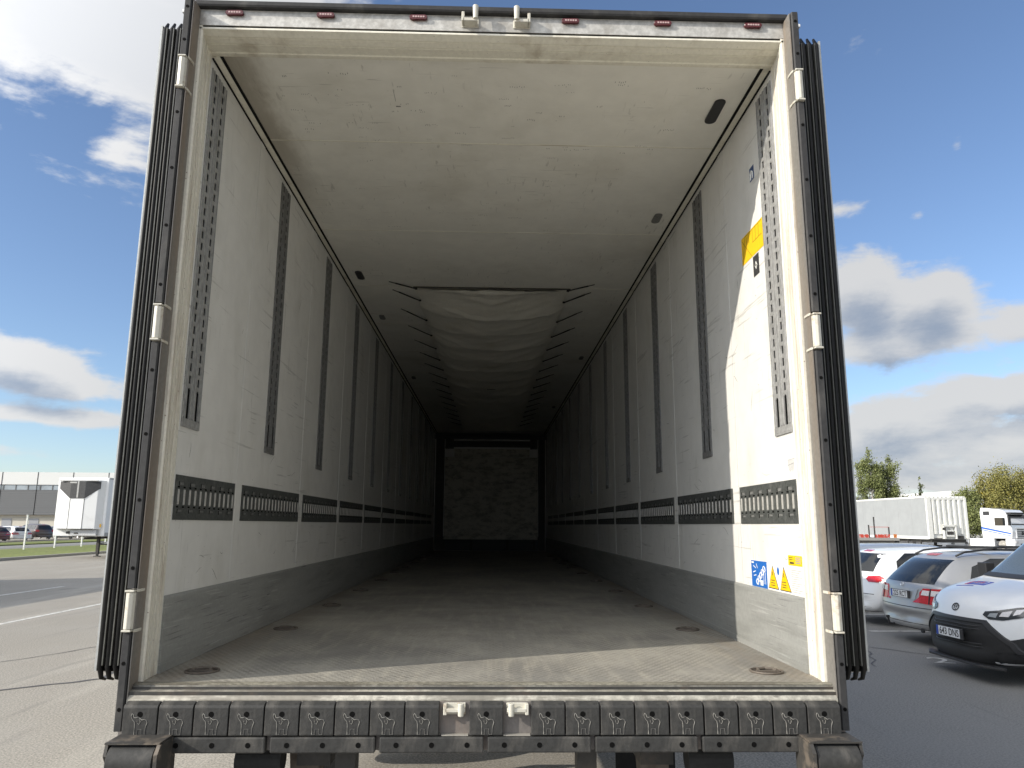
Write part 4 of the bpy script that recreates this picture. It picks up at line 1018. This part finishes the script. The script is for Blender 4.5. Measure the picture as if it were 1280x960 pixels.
def van():
    """front at local x=0, body behind it along +x; it faces -x"""
    root = thing('parked_van', 'white van with black front bumper facing the open trailer, nearest vehicle on the right', 'van', (5.68, 6.10, 0), 0, GR)
    S = [(.00, .30, .44, .50, .46, .56, .46), (.025, .22, .54, .62, .68, .76, .62), (.08, .20, .72, .80, .78, .87, .70), (.17, .20, .87, .955, .83, .91, .74), (.32, .20, .94, 1.03, .85, .925, .76), (.60, .20, 1.00, 1.10, .86, .925, .76), (.93, .20, 1.05, 1.165, .87, .925, .75),
         (1.12, .20, 1.07, 1.32, .87, .925, .70), (1.42, .20, 1.08, 1.58, .87, .925, .66), (1.68, .20, 1.09, 1.76, .87, .925, .64), (1.9, .20, 1.09, 1.805, .87, .925, .64), (3.0, .20, 1.09, 1.83, .87, .925, .66), (4.1, .22, 1.09, 1.82, .87, .925, .67), (4.32, .26, 1.08, 1.78, .86, .92, .66), (4.40, .34, 1.02, 1.60, .78, .86, .6)]
    body, bv = loft_body(S, 'body', white_p, root, bow=(.24, .05))
    # black lower front: grille band with bumper skirt
    grille = [(-.72, .23), (.72, .23), (.86, .34), (.82, .47), (.50, .70), (-.50, .70), (-.82, .47), (-.86, .34)]
    patch(bv, grille, 'x', -1, 'front_bumper', P_black, root, off=.012, step=.06, thick=.05)
    patch(bv, [(-.50, .705), (.50, .705), (.80, .49), (.86, .34), (.83, .33), (.765, .465), (.485, .668), (-.485, .668), (-.765, .465), (-.83, .33), (-.86, .34), (-.80, .49)], 'x', -1, 'grille_surround', P_trim, root, off=.026, step=.06, thick=.04)
    b = MB()
    for z in (.40, .435, .60, .635):
        w = .56 if z > .5 else .60
        h = bv.ray_cast(Vector((-3, 0, z)), Vector((1, 0, 0)))[0]; b.tube([(h.x+.05+.06, -w, z), (h.x-.022, -w*.55, z), (h.x-.024, 0, z), (h.x-.022, w*.55, z), (h.x+.05+.06, w, z)], .006, 6)
    b.build('grille_slat', P_trim, root, smooth=True)
    b = MB(); h = bv.ray_cast(Vector((-3, 0, .27)), Vector((1, 0, 0)))[0]
    b.prism([(h.x-.035, -.50), (h.x-.035, .50), (h.x+.10, .74), (h.x+.14, .72), (h.x+.14, -.72), (h.x+.10, -.74)], 'z', .185, .215); b.build('splitter', P_trim, root, bevel=.006)
    plate(root, bv.ray_cast(Vector((-3, 0, .50)), Vector((1, 0, 0)))[0].x-.035, .515, '643 DNS', -1)
    Hl = mat('headlamp_dark', (.02, .022, .025), .12, fine=0, spec=.8)
    for s in (-1, 1):
        q = [(s*.45, .765), (s*.54, .725), (s*.70, .730), (s*.85, .775), (s*.90, .850), (s*.895, .895), (s*.80, .880), (s*.62, .830), (s*.47, .805)]
        hl = patch(bv, q, 'x', -1, 'headlight', Hl, root, off=.010, step=.04)
        patch(bv, [(s*.52, .752), (s*.62, .748), (s*.63, .80), (s*.54, .787)], 'x', -1, 'lamp_lens', P_chrome, hl, off=.016, step=.03)
        patch(bv, [(s*.65, .765), (s*.74, .770), (s*.76, .838), (s*.67, .812)], 'x', -1, 'lamp_lens', T_white, hl, off=.016, step=.03)
        patch(bv, [(s*.775, .785), (s*.83, .81), (s*.86, .865), (s*.79, .85)], 'x', -1, 'lamp_lens', T_white, hl, off=.016, step=.03)
        # lower flank cladding and wheel arches
        patch(bv, [(.12, .225), (.55, .225), (.55, .60), (.30, .555), (.16, .50), (.13, .36)], 'y', s, 'corner_cladding', P_black, root, off=.008, step=.06)
        for wx in (.86, 3.55):
            patch(bv, circle(wx, .33, .415, 30), 'y', s, 'wheel_arch', P_black, root, off=.010, step=.1); wheel(root, wx, s*.81, .33, .33, .235, axis='y', seg=30)
        patch(bv, [(.2, .21), (4.2, .21), (4.2, .36), (.2, .36)], 'y', s, 'sill_cladding', P_black, root, off=.008, step=.2)
        patch(bv, [(1.08, 1.12), (1.38, 1.44), (1.70, 1.64), (2.45, 1.66), (2.45, 1.12)], 'y', s, 'side_window', G_dark, root, off=.006, step=.12)
        for xx in (1.2, 2.5): patch(bv, [(xx, .38), (xx+.008, .38), (xx+.008, 1.08), (xx, 1.08)], 'y', s, 'door_seam', P_trim, root, off=.002, thick=.006)
        b = MB(); b.tube([(1.25, s*.88, 1.13), (1.22, s*1.0, 1.14)], .03, 8); b.box(1.15, 1.28, min(s*.95, s*1.13), max(s*.95, s*1.13), 1.08, 1.30); b.build('mirror', P_black, root, bevel=.025)
    ws = [(-.73, 1.185), (.73, 1.185), (.62, 1.70), (-.62, 1.70)]
    gl = mat('windscreen_glass', (.07, .085, .09), .03, fine=0, spec=.9, coat=.6)
    w = patch(bv, ws, 'x', -1, 'windscreen', gl, root, off=.006, step=.08)
    patch(bv, [(-.74, 1.15), (.74, 1.15), (.73, 1.195), (-.73, 1.195)], 'x', -1, 'wiper_cowl', P_black, root, off=.010, step=.1)
    # dark bonnet shut line and bonnet decal
    red = mat('decal_red', (.50, .06, .10), .4, fine=0); blu = mat('decal_blue', (.05, .08, .40), .4, fine=0)
    d = patch(bv, [(.46, .30), (.60, .30), (.60, -.02), (.46, -.02)], 'z', 1, 'bonnet_decal', blu, root, off=.004, thick=.006)
    patch(bv, [(.47, .37), (.585, .37), (.585, .31), (.47, .31)], 'z', 1, 'decal_block', red, d, off=.0045, thick=.006)
    patch(bv, [(.505, .28), (.575, .28), (.575, .02), (.505, .02)], 'z', 1, 'decal_letter', white_p, d, off=.007, thick=.006)
    for k in range(5): patch(bv, [(.51, .27-.05*k), (.57, .27-.05*k), (.57, .24-.05*k), (.51, .24-.05*k)], 'z', 1, 'decal_letter', red if k % 2 else blu, d, off=.010, thick=.006)
    patch(bv, [(.40, .44), (.412, .44), (.412, .10), (.40, .10)], 'z', 1, 'decal_line', blu, d, off=.004, thick=.006)
    # ring badge on the nose
    b = MB(); h = bv.ray_cast(Vector((-3, 0, .815)), Vector((1, 0, 0)))[0]
    def el(rx, rz, cz=.815): return [(bv.ray_cast(Vector((-3, math.cos(a)*rx, cz+math.sin(a)*rz)), Vector((1, 0, 0)))[0].x-.008, math.cos(a)*rx, cz+math.sin(a)*rz) for a in [2*math.pi*i/24 for i in range(25)]]
    b.tube(el(.062, .042), .0045, 6, caps=False); b.tube(el(.020, .040), .0035, 6, caps=False); b.tube(el(.045, .016, .835), .0035, 6, caps=False); b.build('badge', P_trim, root)
van()

# far cars behind the fence, left
FG = 'cars parked behind the site fence'
cars = [('black car leftmost behind the white fence posts', (-43.0, 62.6), blackp, 'suv'), ('dark red low car second from left behind the fence posts', (-42.2, 64.8), redp, 'wagon'), ('white station wagon behind the white fence posts', (-42.6, 68.6), white_p, 'wagon'),
        ('brown off-road car right of the white station wagon', (-42.5, 72.0), brownp, 'suv'), ('grey hatchback right of the brown off-road car', (-42.3, 75.6), greyp, 'hatch'), ('pale car half hidden behind the parked refrigerated trailer', (-42.0, 79.4), blueish, 'wagon')]
for lab, (x, y), p, k in cars: generic_car(lab, (x-.6, y, 0), R_(152), p, k, FG)
generic_car('white off-road car parked right of the curtain trailer front', (36.3, 54.9, 0), R_(205+15), white_p, 'suv', 'vehicles at the far side of the yard')

def truck():
    root = thing('tractor_truck', 'white tractor truck with blue flank stripes at the right edge, before the tree', 'truck', (40.9, 54.2, 0), R_(24), 'vehicles at the far side of the yard')
    wt = white_p; bl = mat('truck_blue', (.02, .10, .42), .4, fine=0)
    # faces local -Y; cab front at y=0
    b = MB()
    b.prism([(-.02, .95), (-.10, 1.5), (-.02, 2.15), (.30, 2.95), (.55, 3.15), (2.2, 3.35), (2.25, 3.0), (2.25, .95)], 'x', -1.22, 1.22); b.build('cab', wt, root, bevel=.08, seg=3)
    b = MB(); b.prism([(-.06, 2.0), (.22, 2.78), (.26, 2.76), (-.02, 1.98)], 'x', -1.08, 1.08); b.build('windscreen', G_dark, root)
    b = MB(); b.box(-1.1, 1.1, -.10, .35, 2.86, 2.95); b.build('sun_visor', P_black, root)
    for s in (-1, 1):
        b = MB(); b.box(min(s*1.222, s*1.235), max(s*1.222, s*1.235), .35, 1.15, 1.95, 2.55); b.build('side_window', G_dark, root)
        b = MB(); b.box(min(s*1.222, s*1.235), max(s*1.222, s*1.235), 1.5, 2.0, 2.75, 3.05); b.build('bunk_window', P_trim, root)
        b = MB(); b.prism([(2.24, 1.72), (2.24, 1.86), (.0, 1.40), (.0, 1.30)], 'x', min(s*1.223, s*1.238), max(s*1.223, s*1.238)); b.prism([(2.24, 1.60), (2.24, 1.66), (.0, 1.20), (.0, 1.16)], 'x', min(s*1.223, s*1.238), max(s*1.223, s*1.238)); b.build('blue_stripe', bl, root)
        b = MB(); b.box(min(s*1.25, s*1.5), max(s*1.25, s*1.5), -.12, .0, 1.95, 2.7); b.box(min(s*1.1, s*1.3), max(s*1.1, s*1.3), -.05, 0, 2.6, 2.66); b.build('mirror', P_black, root, bevel=.03)
        b = MB(); b.box(min(s*.75, s*1.12), max(s*.75, s*1.12), -.24, -.18, .62, .82); b.build('headlight', T_white, root, bevel=.02)
        wheel(root, s*1.03, .75, .5, .5, .32); wheel(root, s*.98, 4.2, .5, .5, .5)
        b = MB(); b.box(min(s*.9, s*1.22), max(s*.9, s*1.22), 1.35, 3.3, .35, .95); b.build('side_tank', wt, root, bevel=.05)
    b = MB(); b.box(-1.22, 1.22, -.20, .5, .35, .94); b.build('bumper', wt, root, bevel=.06)
    b = MB(); b.box(-.75, .75, -.13, -.05, 1.0, 1.80)
    b.build('grille', wt, root, bevel=.01)
    b = MB()
    for k in range(5): b.box(-.66, .66, -.145, -.128, 1.08+k*.14, 1.15+k*.14)
    b.tube([(0, -.15, 1.38), (0, -.17, 1.38)], .13, 16); b.build('grille_slat', P_black, root)
    b = MB(); b.box(-.5, .5, -.225, -.19, .42, .6); b.build('number_plate_area', P_black, root)
    b = MB(); b.box(-.45, .45, 1.5, 5.6, .75, .98); b.build('chassis', M_dk, root)
truck()

# ------------------------------------------------------------------ fence, buildings, trees
def fence():
    proto = None; FM = mat('white_post', (.74, .74, .72), .5, fine=.03)
    root = thing('wire_fence', 'light wire fence with thin white posts standing on the grass verge', 'fence', (-28.9, 35, .1))
    for k in range(26):
        y = k*3.32
        b = MB(); b.box(-.04, .04, y-.04, y+.04, 0, 2.05); b.tube([(0, y, 2.05), (0, y, 2.12)], .06, 8); b.build('post', FM, root)
    wr = mat('fence_wire', (.22, .23, .22), .5, .5, fine=0)
    b = MB()
    for z in (.12, 1.0, 1.95): b.tube([(0, 0, z), (0, 83, z)], .009, 4)
    y = .0
    b.build('wire', wr, root)
fence()
def warehouse():
    t = thing('warehouse', 'long grey warehouse with white top band and window strip at far left', 'building', (0, 92, 0))
    wh = mat('warehouse_white', (.62, .63, .62), .5, fine=.02); gy = mat('warehouse_grey', (.135, .14, .145), .55, fine=.03, dirt=(.11, .115, .12), dscale=2, stretch=(.02, 1, 6), damt=.6)
    x0, x1 = -110, -35
    b = MB(); b.box(x0, x1, .0, 40, 6.35, 7.90); b.build('white_band', wh, t)
    b = MB(); b.box(x0, x1, .02, 40, 2.65, 5.65)
    for k in range(14): b.box(x0, x1, -.012, .025, 2.75+k*.21, 2.90+k*.21)
    b.build('grey_cladding', gy, t)
    b = MB(); b.box(x0, x1, .6, 40, 0, 2.65); b.build('base_wall', mat('warehouse_base', (.52, .49, .42), .7, fine=.04), t)
    b = MB(); x = x0
    while x < x1: b.box(x+.06, x+1.42, .10, .30, 5.72, 6.30); x += 1.5
    b.build('window_strip', mat('warehouse_window', (.25, .29, .32), .1, fine=.2, fscale=.6, spec=.8), t)
    b = MB(); b.box(x0, x1, .31, 1, 5.65, 6.35); b.box(x0, x1, -.02, .3, 5.66, 5.71)
    x = x0
    while x < x1: b.box(x-.04, x+.04, .05, .3, 5.7, 6.35); x += 1.5
    b.build('window_frame', gy, t)
    b = MB(); x = -108.6
    while x < x1: b.box(x-.035, x+.035, -.03, .0, 2.65, 7.9); x += 4.35
    b.build('cladding_joint', M_gap, t)
    for x in (-60.5, -57.2, -49, -44):
        b = MB(); b.box(x, x+1.2, .55, .62, 0, 2.2); b.build('door', mat('warehouse_door', (.3, .31, .33), .5, fine=0), t)
    b = MB(); b.box(-39.5, -37.5, 1, 4, 7.9, 8.9); b.build('roof_unit', greyp, t)
warehouse()
def east_buildings():
    t = thing('low_building', 'long low dark building on the horizon behind the curtain trailer', 'building', (0, 118, 0))
    b = MB(); b.box(50, 130, 0, 30, 0, 6.3); b.build('wall', mat('far_dark', (.10, .11, .12), .7, fine=.05), t)
    b = MB(); b.box(49.5, 130.5, -.5, 30.5, 6.3, 6.65); b.build('roof', mat('far_roof', (.2, .21, .23), .6, fine=.05), t)
    b = MB(); 
    for k in range(12): b.box(53+k*6, 56+k*6, -.05, .0, 2, 3.4)
    b.build('window', G_dark, t)
    t = thing('shop_building', 'white building with a yellow fascia behind the tree at the right', 'building', (0, 100, 0))
    b = MB(); b.box(64.2, 82, 0, 20, 0, 6.8); b.build('wall', mat('far_white', (.66, .66, .64), .6, fine=.03), t)
    b = MB(); b.box(67.0, 81, -.25, .0, 6.1, 6.62); b.build('fascia', mat('far_yellow', (.72, .52, .02), .5, fine=0), t)
    b = MB(); 
    for k in range(5): b.box(66+k*3.1, 68+k*3.1, -.03, .0, 1, 3)
    b.build('window', G_dark, t)
east_buildings()

def leaf_mat(name, a, b_):
    m = bpy.data.materials.new(name); m.use_nodes = True; t = NT(m.node_tree); b = m.node_tree.nodes['Principled BSDF']
    oi = t.n('ShaderNodeNewGeometry').outputs['Random Per Island']
    oc = t.n('ShaderNodeTexCoord').outputs['Object']; n = t.noise(oc, .7, 3, .6)
    t.put(b.inputs['Base Color'], t.mix(t.m('MULTIPLY', t.m('ADD', oi, n), .55), a, b_)); b.inputs['Roughness'].default_value = .7
    b.inputs['Transmission Weight'].default_value = 0
    return m
def tree(label, loc, H, Rr, seed, mleaf, nleaf=9000, spires=3, group='birches beyond the yard', size=.16):
    rnd = random.Random(seed); root = thing('birch_tree', label, 'tree', loc, 0, group)
    b = MB(); b.tube([(0, 0, 0), (.05, 0, H*.3), (0, .05, H*.6), (.05, 0, H*.93)], [.16, .12, .07, .015], 8)
    limbs = []
    for k in range(34):
        z = H*rnd.uniform(.14, .88); a = rnd.uniform(0, 6.28); taper = 1-max(0, (z/H-.3)/.7)**1.2
        L = Rr*(.35+.75*taper)*rnd.uniform(.75, 1.15); d = Vector((math.cos(a), math.sin(a), rnd.uniform(.5, 1.3))).normalized()
        p0 = Vector((0, 0, z)); p1 = p0+d*L*.6; p2 = p0+d*L+Vector((0, 0, -.12*L)); b.tube([p0, p1, p2], [.045, .028, .008], 5); limbs.append((p0, p1, p2))
    for k in range(spires-1):
        a = rnd.uniform(0, 6.28); r = Rr*.45; p0 = Vector((0, 0, H*.22)); p1 = Vector((math.cos(a)*r, math.sin(a)*r, H*.55)); p2 = Vector((math.cos(a)*r*1.2, math.sin(a)*r*1.2, H*rnd.uniform(.80, .93)))
        b.tube([p0, p1, p2], [.08, .05, .012], 6); limbs += [(p0.lerp(p1, .5), p1, p2)]*4
    limbs += [(Vector((0, 0, H*.5)), Vector((0, 0, H*.75)), Vector((0, 0, H)))]*3
    b.build('trunk', mat('birch_bark', (.42, .40, .36), .8, dirt=(.06, .055, .05), dscale=6, stretch=(1, 1, 3), dlo=.5, dhi=.56, damt=.9), root)
    bm = bmesh.new()
    clumps = []
    for p0, p1, p2 in limbs:
        for t in (.35, .55, .7, .85, 1.0):
            c = p0.lerp(p1, t*2) if t < .5 else p1.lerp(p2, (t-.5)*2)
            clumps.append((c+Vector((rnd.gauss(0, .2), rnd.gauss(0, .2), rnd.gauss(-.1, .25)))*Rr*.35, rnd.uniform(.16, .34)*Rr*(1.1-.5*c.z/H)))
    for k in range(nleaf):
        c, r = rnd.choice(clumps); v = Vector((rnd.gauss(0, .5), rnd.gauss(0, .5), rnd.gauss(-.15, .75)))*r
        p = c+v
        if p.z < H*.06: continue
        s = size*rnd.uniform(.6, 1.3); q = Vector((rnd.gauss(0, 1), rnd.gauss(0, 1), rnd.gauss(0, 1))).normalized(); u = q.orthogonal().normalized(); w = q.cross(u)
        vs_ = [bm.verts.new(p+u*s*.55), bm.verts.new(p+w*s*.3), bm.verts.new(p-u*s*.55), bm.verts.new(p-w*s*.3)]; bm.faces.new(vs_)
    me = bpy.data.meshes.new('crown'); bm.to_mesh(me); bm.free(); me.materials.append(mleaf)
    o = bpy.data.objects.new('crown', me); COL.objects.link(o); o.parent = root
L1 = leaf_mat('birch_leaves', (.085, .115, .032), (.20, .215, .075)); L2 = leaf_mat('autumn_leaves', (.10, .115, .028), (.27, .235, .06))
tree('left spire of the pair of birches behind the curtain trailer', (39.7, 74, 0), 9.3, 1.9, 3, L1, 15000, 2)
tree('right spire of the pair of birches behind the curtain trailer', (42.2, 75, 0), 8.7, 2.1, 8, L1, 15000, 3)
tree('small treetop showing just above the curtain trailer roof', (46.0, 76, 0), 6.9, .8, 12, L1, 1500, 1)
tree('broad yellow-green birch behind the white truck', (48.6, 66.5, 0), 7.0, 3.4, 21, L2, 20000, 4, size=.16)
tree('low green birch between the curtain trailer and the truck', (45.3, 67.5, 0), 5.2, 2.2, 31, L1, 15000, 2)
tree('green birch cut by the right edge of the picture', (52.8, 68.5, 0), 6.2, 3.0, 41, L1, 18000, 3)
